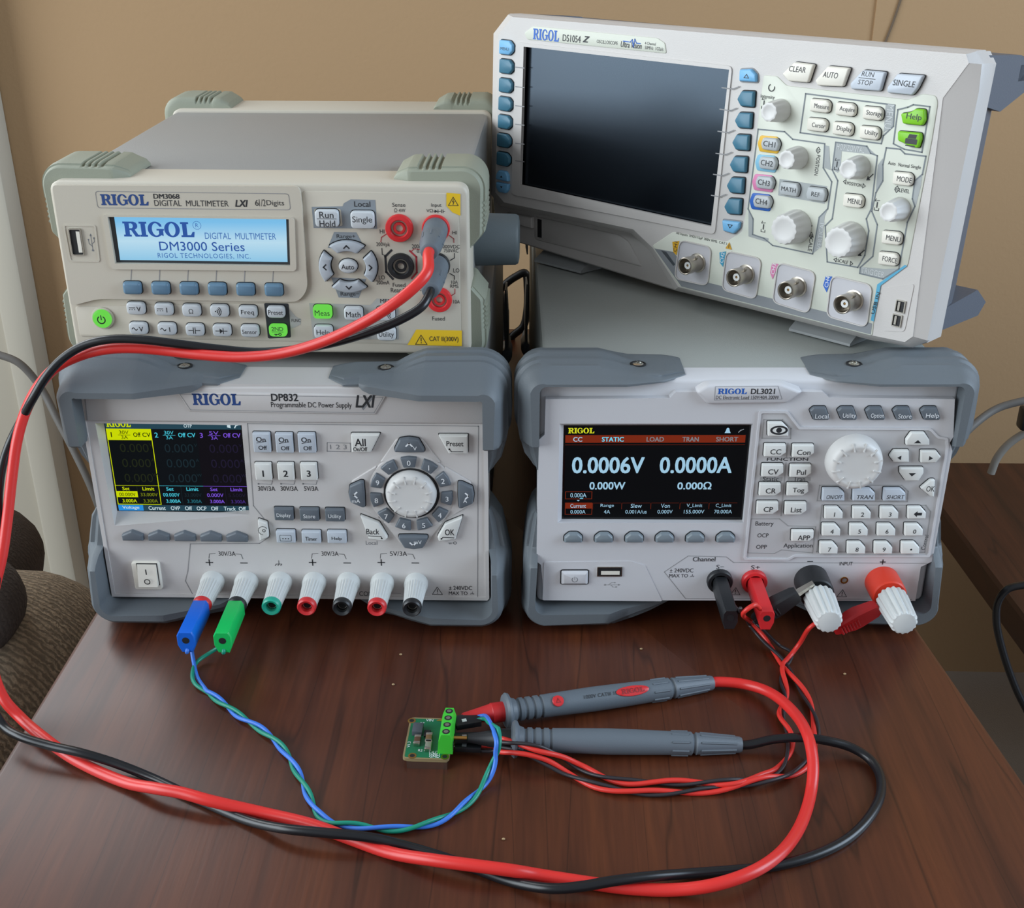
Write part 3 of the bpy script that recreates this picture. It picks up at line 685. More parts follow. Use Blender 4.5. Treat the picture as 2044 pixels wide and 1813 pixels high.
# rocker switch
x, z = P(295, 1147); o = obj('power_switch', pris(rect(x, z, .0155, .0178, .0016), 0, -.0022, .0007), M_ikey, dp)
x, z = P(295, 1148, -.003); bm = bmesh.new(); w_, h_ = .0053, .0065
loops(bm, [[(x-w_, -.001, z-h_), (x+w_, -.001, z-h_), (x+w_, -.001, z+h_), (x-w_, -.001, z+h_)], [(x-w_, -.0052, z-h_), (x+w_, -.0052, z-h_), (x+w_, -.0028, z+h_), (x-w_, -.0028, z+h_)]])
ro = obj('rocker', bm, M_ikey, o); obj('rocker_gap', pris(rect(x, z, .0116, .0140), -.002, -.0024), M_dark, o, 0)
q = Print(FP, -.0050); q.line(M_ink, [(x, z+.0044), (x, z+.0016)], .0007); q.line(M_ink, circ(x, z-.003, .0015, 14), .0005, True, y=-.0054); q.build('marking', ro)
# binding posts
M_tips = [M_red, M_blk, M_teal, M_red, M_blk, M_red, M_blk]
names = ['red', 'black', 'green', 'red', 'black', 'red', 'black']
POSTX = []
for k, u in enumerate((425.5, 493, 560, 628, 696, 763.5, 831)):
    x, z = P(u, 1160+.6*k); POSTX.append((x, z))
    o = obj('binding_post', lath([(.0066, -.001), (.0066, .0035), (.0062, .0050), (.0060, .0056), (.0060, .0072), (.0052, .0195), (.0052, .0235), (.0046, .0238)], origin=(x, 0, z), n=96, ribs=24, rib=(4, 5), amp=.07, cap1=False), M_post, dp, 25)
    obj('tip', lath([(.0050, .0225), (.0052, .0235), (.0051, .0262), (.0044, .0270), (.0033, .0264), (.0029, .0262), (.0029, .0180)], origin=(x, 0, z), n=32, cap1=False), M_tips[k], o)['label'] = names[k]+' insulating tip'
    obj('socket', lath([(.0025, .0180), (.0025, .0232), (.0021, .0232), (.0021, .0170)], origin=(x, 0, z), n=20, cap1=False), M_met, o); obj('socket_hole', lath([(.0028, .0222), (.0028, .0226)], origin=(x, 0, z), n=16), M_dark, o)
# guards
gT = dict(tT=[(0, 11.5), (28, 11), (34, 9), (44, 4.5), (66, 4), (74, 2.5), (79, .8)], tS=[(0, 10.6), (22, 10.8), (30, 9.5), (40, 7), (46, 3), (48, .8)],
          yfT=[(0, -14), (30, -14), (60, -3.5), (62, -1.5), (70, -1.5), (79, 8)], yfS=[(0, -14), (26, -14), (28, -11), (29, 0), (48, 3)],
          ofT=[(0, .6), (30, .6), (60, 1.5), (79, .5)], ofS=[(0, 5), (26, 4), (30, 4), (48, .5)], dinT=[(0, 3.2), (58, 3.2), (62, .5), (79, .5)], dinS=[(0, 2.0), (26, 2.0), (30, .5)],
          rgT=[(0, 1.8), (30, 1.8), (42, 1.2), (48, 0)], rgS=[(0, 1.8), (18, 1.8), (26, 0)])
gB = dict(tT=[(0, 15.7), (40, 15.7), (60, 11), (72, 6), (80, .8)], tS=[(0, 11), (22, 11.2), (32, 9.5), (44, 7), (50, 3), (52, .8)],
          yfT=[(0, -14), (28, -14), (62, -2), (64, 2), (80, 10)], yfS=[(0, -14), (20, -13), (26, -6), (29, 0), (52, 3)],
          ofT=[(0, 8), (30, 8), (60, 5), (80, .5)], ofS=[(0, 6), (26, 5), (30, 4), (52, .5)], dinT=[(0, -4.2), (58, -2.5), (64, .5), (80, .5)], dinS=[(0, -2), (24, -2), (30, .5)],
          rgT=[(0, 0)], rgS=[(0, 1.2), (18, 1.2), (28, 0)])
for sx, cx in ((1, PW), (-1, 0)):
    for sz, cz, g in ((1, PZ1, gT), (-1, PZ0, gB)):
        guard(dp, M_bump, (cx, cz), sx, sz, **g)
        g2 = dict(g); g2.update(tS=[(a, b*(.2 if sx > 0 else 1)) for a, b in g['tS']], rgS=[(0, 0)], ofS=[(0, 1)])
        guard(dp, M_bump, (cx, cz), sx, sz, y0=.418, ys=-1, **g2)
for sx, cx in ((1, PW), (-1, 0)): screw(dp, cx-sx*.0535, .013, PZ1+.0044)
# ------------------------------------------------------------------ multimeter
DML = (-.0092, .0299, .1524); DMA = -.0171
FM = Face(DML, DMA); P = FM.p
dm = thing('multimeter', 'cream bench multimeter with lit blue display stacked on the power supply', 'multimeter', DML, DMA)
MW, MH = .2123, .0904
out = rnd([(0, 0), (MW, 0), (MW, MH), (0, MH)], [.003, .004, .006, .006], 6)
fr = obj('front_bezel', pris(out, .030, -.0004, .0016), M_dm, dp)
fr.parent = dm
obj('cover', rbox((.0015, .028, .0015), (MW-.0015, .213, MH-.0012), .003), M_case, dm)
obj('rear_bezel', pris(inset(out, -.0004), .250, .2115, .0012), M_dm, dm); 
fc = obj('face_panel', pris(rnd(FM.pl([(604, 381), (915, 386), (921, 690), (160, 672), (150, 612), (600, 604)], -.0006), .0016), 0, -.0008, .0003), M_dmp, dm)
# raised display block
hole = FM.pl([(216, 432), (577, 437), (580, 530), (231, 525)], -.0026)
blk = rnd(FM.pl([(104, 370), (597, 372), (602, 400), (614, 578), (596, 603), (232, 597), (196, 597), (168, 604), (142, 611)], -.0026), [.002, .003, .004, .004, .005, .003, .004, .004, .002], 4)
db = obj('display_block', plate(blk, [hole[::-1]], -.0004, -.0026), M_dm, dm, 30)
rim = rnd(FM.pl([(204, 428), (588, 434), (592, 541), (222, 537)], -.003), .0022)
obj('display_rim', plate(rim, [hole[::-1]], -.0025, -.0036), M_dm, db, 30)
gl = FM.pl([(214, 430), (580, 434), (583, 532), (228, 528)], -.0012)
sc = obj('display', plate(gl, [], -.0006, -.0014), mat('display_surround', '#33363a', .25), dm, 0)
# backlit picture
def lcd():
    m = bpy.data.materials.new('backlit_lcd'); m.use_nodes = True; nt = m.node_tree; b = nt.nodes['Principled BSDF']; L = nt.links.new
    tc = nt.nodes.new('ShaderNodeTexCoord'); sp = nt.nodes.new('ShaderNodeSeparateXYZ'); L(tc.outputs['Generated'], sp.inputs[0])
    cr = nt.nodes.new('ShaderNodeValToRGB'); e = cr.color_ramp.elements; e[0].color = lin('#92d0f2'); e[1].color = lin('#7ec8f6'); e[1].position = .9
    x = e.new(.45); x.color = lin('#c2e8fb'); L(sp.outputs['Z'], cr.inputs['Fac'])
    L(cr.outputs['Color'], b.inputs['Emission Color']); b.inputs['Emission Strength'].default_value = .82; b.inputs['Base Color'].default_value = (.02, .03, .04, 1); b.inputs['Roughness'].default_value = .3
    return m
lit = FM.pl([(228, 433), (571, 438), (574, 523), (240, 519)], -.0015)
lp = obj('lit_area', plate(lit, [], -.0014, -.0016), lcd(), sc, 0)
E_lcd = mat('lcd_ink', '#3560b4', .5, emit=.75); E_lcd2 = mat('lcd_ink_thin', '#4a7ac0', .5, emit=.8)
pr = Print(FM, -.00166)
pr.pxrigol(E_lcd, 246, 443, 388, 473); pr.line(E_lcd2, circ(*P(393, 450, -.0016), .0021, 14), .00022, True); pr.at(E_lcd2, 'R', 393, 450, .0020, bold=0)
pr.box(E_lcd2, 'DIGITAL  MULTIMETER', 409, 465, 551, 478, bold=0); pr.box(E_lcd, 'DM3000 Series', 318, 483, 488, 501, bold=.004); pr.box(E_lcd2, 'RIGOL TECHNOLOGIES, INC.', 315, 506, 500, 517, bold=.004, space=1.15)
pr.build('screen_picture', sc)
pr = Print(FM, -.0027)
pr.pxline(M_seam, [(190, 382), (576, 387), (580, 419), (195, 415)], .0003, True, r=.0016)
pr.pxrigol(M_navy, 201, 388, 296, 410); pr.box(M_ink, 'DM3068', 306, 387, 358, 397, bold=.02); pr.box(M_ink, 'DIGITAL  MULTIMETER', 308, 400, 456, 412, bold=.002); pr.box(M_ink, 'LXI', 469, 399, 495, 413, bold=.03, shear=.25)
pr.box(M_ink, '6', 509, 399, 516, 411, bold=.002); pr.box(M_ink, '1/2', 517, 398, 530, 412, bold=0); pr.box(M_ink, 'Digits', 532, 400, 567, 413, bold=.002)
for k in range(6): u = 262+56.6*k; pr.pxline(M_seam, [(u+1, 531+.6*k), (u-1, 562+.6*k)], .0004)
usb_icon(pr, M_inkg, *P(183, 484, -.0027), .0042, math.pi/2, .0003)
pr.build('lettering', db)
# usb socket in a recessed frame
rr = rnd(FM.pl([(126, 448), (191, 449), (200, 523), (140, 522)], -.0026), .0014)
obj('usb_recess', plate(rr, [inset(rr, .0007)], -.002, -.0030), M_dm, db, 30)
x, z = P(153, 483, -.003)
us = obj('usb_port', plate(rect(x, z, .0066, .0142, .0012), [rect(x, z, .0055, .0130, .0008)[::-1]], -.0024, -.0036), M_met, dm)
obj('port_cavity', pris(rect(x, z, .0056, .0131), -.0025, -.0029), M_dark, us, 0); obj('port_tongue', pris(rect(x+.0014, z, .0019, .0110), -.0027, -.0034), M_ikey, us, 0)
for k in range(6): kb(dm, FM, 262+56.6*k, 577+.8*k, .0094, .0066, M_bkey, d=.0034, r=.0018, ch=.0012, name='soft_key', y0=-.0026)
# function keys
cols = ((270, 617), (326, 619), (381, 621), (437, 622), (494, 624)), ((275, 657), (332, 658), (388, 660), (442, 661), (498, 662))
def dcv(t): return lambda p, x, z: (p.line(M_ink, [(x-.0032, z+.0006), (x-.0002, z+.0006)], .0004), [p.poly(M_ink, rect(x-.0030+.0013*k, z-.0004, .0006, .0004)) for k in range(3)], p.text(M_ink, t, x+.0018, z, h=.0026, bold=.006))
def acv(t): return lambda p, x, z: (p.line(M_ink, [(x-.003+.0028*i/8, z+.0007*math.sin(2*math.pi*i/8)) for i in range(9)], .0004), p.text(M_ink, t, x+.0018, z, h=.0026, bold=.006))
def snd(p, x, z):
    p.poly(M_ink, circ(x-.0018, z, .0004, 8))
    for r in (.0010, .0019, .0028): p.line(M_ink, [(x-.0016+r*math.cos(a), z+r*math.sin(a)) for a in (-.9, -.5, 0, .5, .9)], .0004)
def capf(p, x, z):
    for s in (-1, 1): p.line(M_ink, [(x+s*.0005, z-.0016), (x+s*.0005, z+.0016)], .0004); p.line(M_ink, [(x+s*.0005, z), (x+s*.0030, z)], .0004)
def diof(p, x, z): p.line(M_ink, [(x-.003, z), (x+.003, z)], .0004); p.poly(M_ink, [(x-.0009, z-.0014), (x+.0009, z), (x-.0009, z+.0014)]); p.line(M_ink, [(x+.0010, z-.0014), (x+.0010, z+.0014)], .0004)
tx = lambda t, h, w=None: (lambda p, x, z: p.text(M_ink, t, x, z-.0002, h=h, w=w, bold=.002))
fns = (dcv('V'), dcv('I'), tx('Ω', .0026), snd, tx('Freq', .0031, .0068)), (acv('V'), acv('I'), capf, diof, tx('Sensor', .0024, .0078))
for r in (0, 1):
    for c in range(5): kb(dm, FM, *cols[r][c], .0096, .0066, M_lkey, tfn=fns[r][c], d=.003, r=.0022, ch=.0007, y0=-.0008)
pr = Print(FM, -.0009); bkt = FM.pl([(527, 605), (576, 606), (581, 674), (535, 676)], -.0009)
pr.poly(mat('charcoal_print', '#2a2f33', .5), rnd(bkt, .001)); pr.pxpoly(mat('pale_grey_print', '#a9aaa6', .5), [(577, 616), (590, 632), (601, 637), (600, 648), (588, 654), (580, 656)])
pr.box(M_ink, 'FUNC', 582, 637, 600, 643, bold=0, y=-.00096)
pr.build('printed_field', fc)
kb(dm, FM, 550, 624, .0094, .0064, M_lkey, 'Preset', .0026, tw_=.0078, d=.003, r=.0022, ch=.0007, bold=.002, y0=-.0008)
def nd(p, x, z): p.text(M_ink, '2ND', x, z+.0012, h=.0022, bold=.004); p.line(M_ink, [(x-.003, z-.0005), (x+.003, z-.0005)], .0003); key(p, M_ink, x, z-.0018, .0018, .0004)
kb(dm, FM, 554, 661, .0094, .0066, M_grn, tfn=nd, d=.003, r=.0022, ch=.0007, y0=-.0008)
x, z = P(203, 637, -.003); obj('button_well', lath([(.0060, 0), (.0060, .0016), (.0054, .0018)], origin=(x, 0, z)), M_dm, dm)
o = obj('power_button', lath([(.0050, 0), (.0050, .0028), (.0045, .0034), (.0038, .0036)], origin=(x, 0, z)), M_grn, dm); o['label'] = 'lit green power button'
mark(o, FM, -.0036, lambda p: power_icon(p, M_ink, x, z-.0003, .0020, .0006))
# run / range block
pr = Print(FM, -.0009); gp = mat('slate_print', '#858d93', .5)
pr.pxpoly(gp, [(686, 406), (700, 398), (749, 399), (753, 457), (626, 455), (622, 413), (684, 412)]); pr.pxpoly(M_dmp, [(627, 417), (680, 417), (684, 451), (630, 450)], .001, y=-.00096)
pr.pxpoly(gp, [(667, 463), (711, 464), (729, 497), (654, 495)]); pr.pxpoly(gp, [(661, 554), (731, 557), (716, 595), (676, 594)])
pr.pxpoly(MATS['pale_grey_print'], [(617, 605), (740, 609), (752, 596), (795, 598), (796, 678), (625, 676)])
pr.pxpoly(M_yel, [(891, 385), (919, 387), (919, 431), (903, 424), (891, 411)]); pr.pxpoly(M_yel, [(831, 658), (922, 660), (922, 691), (813, 689)])
y2 = -.00097
pr.box(M_ink, 'Local', 707, 402, 739, 413, bold=.004, y=y2); pr.box(M_ink, 'Range+', 672, 468, 709, 478, bold=.002, y=y2); pr.box(M_ink, 'Range−', 680, 583, 717, 593, bold=.002, y=y2); pr.box(M_ink, 'MENU', 759, 597, 791, 605, bold=.002, y=y2)
for t, a in (('Sense', (783, 405, 809, 413)), ('Ω 4W', (787, 416, 809, 424)), ('Input', (861, 406, 881, 415)), ('VΩ', (851, 417, 864, 424)), ('HI', (758, 458, 767, 466)), ('200Vpk', (751, 484, 778, 494)), ('LO', (756, 550, 768, 558)), ('200mA', (751, 560, 777, 568)), ('Fused', (784, 565, 809, 573)), ('Rear Panel', (780, 575, 827, 584)),
             ('200mA', (822, 488, 850, 496)), ('0.5V', (832, 498, 850, 505)), ('HI', (903, 461, 912, 468)), ('1000VDC', (880, 489, 918, 496)), ('750VAC', (886, 497, 915, 504)), ('LO', (905, 536, 917, 544)), ('10A', (901, 560, 914, 567)), ('RMS', (899, 568, 915, 575)), ('10A', (905, 599, 918, 606)), ('Fused', (863, 632, 888, 640)), ('500V', (831, 566, 849, 574))):
    pr.box(M_ink, t, *a, bold=.002, y=y2)
pr.box(M_ink, 'CAT II(300V)', 857, 672, 915, 684, bold=.004, y=y2)
x, z = P(905, 402); s_ = Print(FM, y2); warn(s_, M_ink, x, z, .0042, .0003, True); warn(s_, M_ink, *P(841, 678), .0052, .00035); s_.build('warning_sign', fc)
xx, zz = P(871, 421); pr.line(M_ink, [(xx-.0012, zz), (xx+.0015, zz)], .0003); pr.poly(M_ink, [(xx-.0008, zz-.0008), (xx+.0008, zz), (xx-.0008, zz+.0008)], y=y2); pr.line(M_ink, [(xx+.0009, zz-.0008), (xx+.0009, zz+.0008)], .0003)
xx, zz = P(883, 421); [pr.line(M_ink, [(xx+k*.0004, zz-.0008), (xx+k*.0004, zz+.0008)], .0003) or pr.line(M_ink, [(xx+k*.0004, zz), (xx+k*.0013, zz)], .0003) for k in (-1, 1)]
gnd(pr, M_ink, *P(844, 578), .0012, .0002)
for pts in ([(773, 466), (761, 474), (760, 483)], [(897, 470), (906, 477), (906, 484)], [(899, 592), (908, 586), (908, 577)], [(840, 498), (826, 497), (820, 503)]): pr.pxline(M_redp, pts, .0004, y=y2)
for pts in ([(762, 496), (763, 508), (768, 510)], [(907, 506), (907, 515), (899, 520)], [(898, 546), (907, 551), (907, 558)]): pr.pxline(M_ink, pts, .0004, y=y2)
pr.pxline(M_ink, [(781, 500), (769, 512), (771, 543), (784, 557)], .0011, y=y2); pr.pxline(M_redp, [(818, 501), (831, 513), (832, 544), (822, 556)], .0009, y=y2)
pr.build('lettering', fc)
def rh(p, x, z): p.text(M_ink, 'Run', x, z+.0020, h=.0032, w=.0072, bold=.004); p.line(M_ink, [(x-.0048, z), (x+.0048, z)], .0003); p.text(M_ink, 'Hold', x+.0002, z-.0025, h=.0034, w=.0080, bold=.004)
kb(dm, FM, 652, 437, .0120, .0088, M_lkey, tfn=rh, d=.003, r=.0022, ch=.0007, y0=-.0008)
kb(dm, FM, 723, 440, .0120, .0088, M_lkey, 'Single', .0040, tw_=.0100, d=.003, r=.0022, ch=.0007, bold=.003, y0=-.0008)
cx, cz = P(694, 534, -.004)
for a in (90, 180, 270, 0):
    A = math.radians(a); da = math.radians(37 if a % 180 else 36); n = 8
    arc = [(cx+.0150*math.cos(A-da+2*da*i/n), cz+.0136*math.sin(A-da+2*da*i/n)) for i in range(n+1)]; arc += [(cx+.0093*math.cos(A+da*.85-1.7*da*i/n), cz+.0083*math.sin(A+da*.85-1.7*da*i/n)) for i in range(n+1)]
    arc = rnd(arc, .0003, 2)
    obj('button_well', pris(inset(arc, -.0005), -.0006, -.0012), M_dark, dm, 0)
    o = button(dm, arc, -.0008, -.0042, mat('grey_key', '#aab1b8', .4), .0007, 'arrow_key')
    mark(o, FM, -.0042, lambda p: arrowhead(p, M_ink, cx+.0119*math.cos(A), cz+.0108*math.sin(A), .0013, A-math.pi/2, .0007))
x, z = P(694, 533, -.0038); obj('button_well', pris(circ(x, z, .0052, 28, .78), -.0006, -.0012), M_dark, dm, 0); o = button(dm, circ(x, z, .0048, 28, .76), -.0008, -.0038, M_lkey, .0009, 'button'); mark(o, FM, -.0038, lambda p: p.text(M_ink, 'Auto', x, z, h=.0026, w=.0066, bold=.006))
for t, u, v, m in (('Meas', 643, 624, M_grn), ('Math', 705, 627, M_lkey), ('Trig', 769, 628, M_lkey), ('Help', 645, 664, M_lkey), (None, 708, 665, M_lkey), ('Utility', 771, 668, M_lkey)):
    kb(dm, FM, u, v, .0098, .0072, m, t, .0030 if t not in ('Help', 'Utility', 'Trig') else .0036, tw_={'Utility': .0080, 'Meas': .0078, 'Math': .0076, 'Help': .0070, 'Trig': .006}.get(t), d=.003, r=.0022, ch=.0007, bold=.002, dz=-.0003, y0=-.0008)
# jacks
JACK = {}
for u, v, m, r, n in ((797, 456, M_red, .0071, 'red'), (870, 457, M_red, .0071, 'red'), (800, 532, M_blk, .0068, 'black'), (872, 531, M_blk, .0068, 'black'), (877, 599, M_red, .0066, 'red')):
    x, z = P(u, v, -.002); JACK[(u, v)] = (x, z)
    o = obj('input_jack', lath([(r, -.0002), (r, .0016), (r*.94, .0024), (r*.66, .0026), (r*.60, .0020), (r*.58, -.006), (r*.44, -.006), (r*.44, .0012), (r*.40, .0014), (r*.26, .0014), (r*.24, -.006)], origin=(x, -.0008, z), n=40), m, dm, 30); o['label'] = n+' round input jack'
    obj('jack_hole', lath([(r*.62, -.0010), (r*.62, -.0004)], origin=(x, -.0008, z), n=24), M_dark, o)
# guards and handle hubs
ser = lambda a0, n, p, hi, lo: sum(([(a0+p*k, hi), (a0+p*k+p*.3, hi), (a0+p*k+p*.45, lo), (a0+p*k+p*.8, lo)] for k in range(n)), [])
gm = dict(tT=[(0, 7.2)]+ser(9, 4, 3.2, 7.2, 5.2)+[(22.5, 7), (27, 6.6), (33, 3.4), (34.5, .6)], tS=[(0, 8.4), (4, 8.4)]+ser(6, 6, 2.6, 8.4, 7.2)+[(23, 7.6), (30, 1.8), (30.5, .4)],
          yfT=[(0, 7), (27, 7), (35, 11)], yfS=[(0, 7), (30, 7)], ofT=[(0, 5.6), (28, 5), (33, 2.5), (35, .5)], ofS=[(0, 6.2), (24, 5.6), (30, .5)], dinT=[(0, .5)], dinS=[(0, .5)], rgT=[(0, 0)], rgS=[(0, 0)], yb=.044, ym=.015, ridges=())
for sx, cx_ in ((1, MW), (-1, 0)):
    for sz, cz_ in ((1, MH), (-1, 0)):
        guard(dm, M_bumpdm, (cx_, cz_), sx, sz, **gm)
        g2 = dict(gm); g2.update(tS=[(a, b*(.3 if sx > 0 else 1)) for a, b in gm['tS']], ofS=[(0, 1)])
        guard(dm, M_bumpdm, (cx_, cz_), sx, sz, y0=.262, ys=-1, **g2)
for sx, cx_ in ((1, MW), (-1, 0)):
    obj('handle_hub', lath([(.0150, -.006), (.0150, .0), (.0143, .0215), (.0134, .0230), (.011, .0235)], origin=(cx_, .072, .043), axis=(sx, 0, 0), n=40), M_slate, dm, 30)
# ------------------------------------------------------------------ electronic load
DLL = (.2392, -.0032, 0); DLA = .022
FL = Face(DLL, DLA); P = FL.p
dl = thing('electronic_load', 'cool white bench electronic load with wide screen and large dial, under the oscilloscope', 'electronic load', DLL, DLA)
LW, LZ0, LZ1 = .2165, .0149, .1490
obj('cover', rbox((.0025, .018, .017), (LW-.0025, .425, LZ1+.0005), .003), M_case2, dl)
lb = obj('front_bezel', pris(rnd([(0, LZ0), (LW, LZ0), (LW, LZ1), (0, LZ1)], .004), .020, .0030, .0020), M_dl, dl)
yF = -.0010
ho = FL.pl([(1117, 846), (1503, 846), (1484, 1044), (1113, 1044)], yF); hi = FL.pl([(1125, 849), (1502, 848), (1482, 1038), (1121, 1036)], .0025)
out = FL.pl([(1089, 797), (1337, 795), (1349, 783), (1604, 782), (1643, 783), (1655, 794), (1906, 797), (1903, 872), (1896, 884), (1901, 900), (1861, 1121), (1838, 1132), (1827, 1200), (1086, 1198), (1080, 1128), (1071, 1121), (1076, 878), (1087, 868)], yF)
fp = obj('front_panel', plate(out, [ho[::-1]], .0032, yF), M_dl, dl, 30)
bmx = fp
funnel(fp, ho, hi, yF, .0025, M_dl)
sb = obj('screen', plate(hi, [], .0034, .0025), MATS['black_glass'], dl, 0)
# name bump on the upper edge
bp_ = FL.pl([(1388, 782), (1412, 768), (1561, 766), (1604, 782), (1570, 806), (1412, 808)], yF-.002)
nb = obj('label_plate', pris(rnd(bp_, .002), .003, yF-.0028, .0016), M_dl, dl)
pr = Print(FL, yF-.00288)
pr.pxline(M_inkg, [(1428, 772), (1553, 771), (1561, 797), (1426, 799)], .0002, True)
pr.pxrigol(M_blue, 1433, 776, 1491, 787); pr.box(M_ink, 'DL3021', 1499, 776, 1547, 787, bold=.018); pr.box(M_ink, 'DC Electronic Load 150V/40A 200W', 1429, 790, 1555, 797, bold=.003)
pr.build('lettering', nb)
# screen picture
ys = .0024
gx = [FL.p(1130, 852, ys), FL.p(1496, 852, ys), FL.p(1478, 1033, ys), FL.p(1124, 1033, ys)]
x0 = (gx[0][0]+gx[3][0])/2; x1 = (gx[1][0]+gx[2][0])/2; zt = gx[0][1]; zb = gx[3][1]; sw, sh = x1-x0, zt-zb
X = lambda a: x0+sw*a; Zz = lambda b: zt-sh*b
pr = Print(FL, ys)
oY, oW, oR, oD, oG, oC = E_('logo_yellow', '#d8dc2a', .85), E_('reading', '#a8d4ee', .85), E_('red_bar', '#8a2f18', .7), E_('black', '#0e1014', .5), E_('grey_text', '#9aa0a8', .6), E_('cyan_text', '#6fe0ff', .9)
def R2(m, a0, b0, a1, b1, k=1): pr.poly(m, [(X(a0), Zz(b1)), (X(a1), Zz(b1)), (X(a1), Zz(b0)), (X(a0), Zz(b0))], y=ys-k*.00005)
def T2(m, t, a, b, h, wd=None, bold=.006): pr.text(m, t, X(a), Zz(b), h=sh*h, w=None if wd is None else sw*wd, bold=bold, y=ys-.00016)
R2(oD, 0, 0, 1, 1, 0); R2(oR, 0, .09, .985, .172); pr.rigol(oY, X(.015), Zz(.07), X(.158), Zz(.012), y=ys-.00016)
for t, a, wd, c in (('CC', .068, .05, oW), ('STATIC', .26, .12, oC), ('LOAD', .492, .095, oG), ('TRAN', .685, .09, oG), ('SHORT', .885, .12, oG)): T2(c, t, a, .134, .05, wd, .02)
T2(oW, '0.0006V', .24, .415, .18, .40, .022); T2(oW, '0.0000A', .725, .415, .18, .40, .022); T2(oW, '0.000W', .24, .642, .085, .20, .02); T2(oW, '0.000Ω', .725, .642, .085, .19, .02)
pr.line(oR, [(X(.0), Zz(.195)), (X(.985), Zz(.195))], .0002, y=ys-.00006)
pr.line(oR, [(X(.008), Zz(.71)), (X(.155), Zz(.71)), (X(.155), Zz(.79)), (X(.008), Zz(.79))], .00035, True, y=ys-.00006); T2(oW, '0.000A', .08, .748, .05, .09, 0); pr.line(oC, [(X(.09), Zz(.785)), (X(.105), Zz(.785))], .0004, y=ys-.0001)
pr.poly(oW, [(X(.072), Zz(.803)), (X(.088), Zz(.803)), (X(.08), Zz(.818))], y=ys-.0001)
R2(oR, .008, .835, .158, .90); pr.line(oR, rect((X(.008)+X(.158))/2, (Zz(.835)+Zz(.965))/2, sw*.15, sh*.13), .0003, True, y=ys-.00006)
for k, (t, v) in enumerate((('Current', '0.000A'), ('Range', '4A'), ('Slew', '0.001A/us'), ('Von', '0.000V'), ('V_Limit', '155.000V'), ('C_Limit', '70.000A'))):
    a = .08+.1635*k; T2(oW, t, a, .868, .045, {'Von': .05, 'Slew': .062, 'Range': .075}.get(t, .088), 0); T2(oW, v, a, .935, .042, {'4A': .035, '0.001A/us': .12, '155.000V': .115, '0.000V': .085, '0.000A': .085}.get(v, .10), 0)
    if k: pr.line(oR, [(X(a-.082), Zz(.84)), (X(a-.082), Zz(.905))], .00022, y=ys-.00006)
    if k: pr.line(oR, [(X(a-.078), Zz(.838)), (X(a+.075), Zz(.838))], .00016, y=ys-.00006)
bx, bz = X(.885), Zz(.045); pr.poly(oW, [(bx-.0016, bz-.0013), (bx+.0016, bz-.0013), (bx+.001, bz), (bx+.0007, bz+.0013), (bx, bz+.0018), (bx-.0007, bz+.0013), (bx-.001, bz)], y=ys-.0001); pr.line(oG, [(X(.945), Zz(.06)), (X(.955), Zz(.04)), (X(.97), Zz(.03))], .0005, y=ys-.0001)
pr.build('screen_picture', sb)
# soft keys
for k in range(6):
    x, z = P(1144.5+60.9*k, 1074, yF-.002); w_, h_ = .0049, .0029
    oc = rnd([(x-w_, z-h_), (x+w_, z-h_), (x+w_, z+.0004), (x+w_*.45, z+h_), (x-w_*.45, z+h_), (x-w_, z+.0004)], .0007)
    obj('button_well', pris(inset(oc, -.0005), yF, yF-.0003), M_dark, dl, 0); button(dl, oc, yF, yF-.0030, mat('grey_soft_key', '#78838a', .4), .0011, 'soft_key')
# control area, slightly sunken look: rim plus darker face
ca = FL.pl([(1519, 824), (1569, 824), (1594, 856), (1855, 858), (1870, 874), (1887, 877), (1888, 892), (1852, 1107), (1585, 1107), (1572, 1114), (1489, 1113)], yF)
cp = obj('control_area', pris(rnd(ca, .001), yF+.001, yF-.0002), M_dlp, dl, 0)
obj('control_rim', plate(rnd(inset(ca, -.0012), .001), [rnd(ca, .001)[::-1]], yF+.0005, yF-.0009), M_dl, dl, 30)
yC = yF-.0002
def hexk(u, v, pts, m, tfn=None, d=.0026, name='button'): return pk(dl, FL, [(u+a, v+b) for a, b in pts], m, d=d, ch=.0007, name=name, tfn=tfn, y0=yC)
for t, u in (('Local', 1637), ('Utility', 1692), ('Option', 1748), ('Store', 1803), ('Help', 1858)):
    o = pk(dl, FL, [(u-20, 821), (u-12, 814), (u+12, 814), (u+20, 836), (u+17, 840), (u-12, 840)], M_dkey, d=.0026, ch=.0009, name='button', y0=yF, tfn=(lambda p, x, z, t=t: p.text(M_white, t, x+.0008, z-.0010, h=.0026 if t in ('Local', 'Store') else .0031, w=.0068, bold=.003)))
def eye(p, x, z):
    a = [(x+.0046*math.cos(t), z-.0004+.0026*math.sin(t)) for t in [2*math.pi*i/24 for i in range(24)]]; p.poly(M_ink, a, [(x+.0034*math.cos(t), z-.0004+.0016*math.sin(t)) for t in [2*math.pi*i/24 for i in range(24)]][::-1]); p.poly(M_ink, circ(x, z-.0004, .0015, 14))
pr = Print(FL, yC-.0001)
fr_ = mat('mid_grey_print', '#9c9c9c', .5)
pr.pxline(fr_, [(1525, 838), (1562, 838), (1579, 856), (1578, 876), (1521, 875)], .0005, True)
hexk(1554, 858, [(-21, -14), (8, -14), (20, -2), (20, 14), (-21, 14)], M_wkey, eye)
wk = [(-21, -13), (21, -13), (21, 4), (9, 12), (-23, 12)]
for t, u, v in (('CC', 1548, 901), ('Con', 1604, 902), ('CV', 1543, 941), ('Pul', 1599, 942), ('CR', 1538, 979), ('Tog', 1593, 979), ('CP', 1533, 1016), ('List', 1589, 1017)):
    hexk(u, v, wk, M_wkey, lambda p, x, z, t=t: p.text(M_ink, t, x-.0002, z-.0002, h=.0030 if t not in ('Tog',) else .0036, bold=.006))
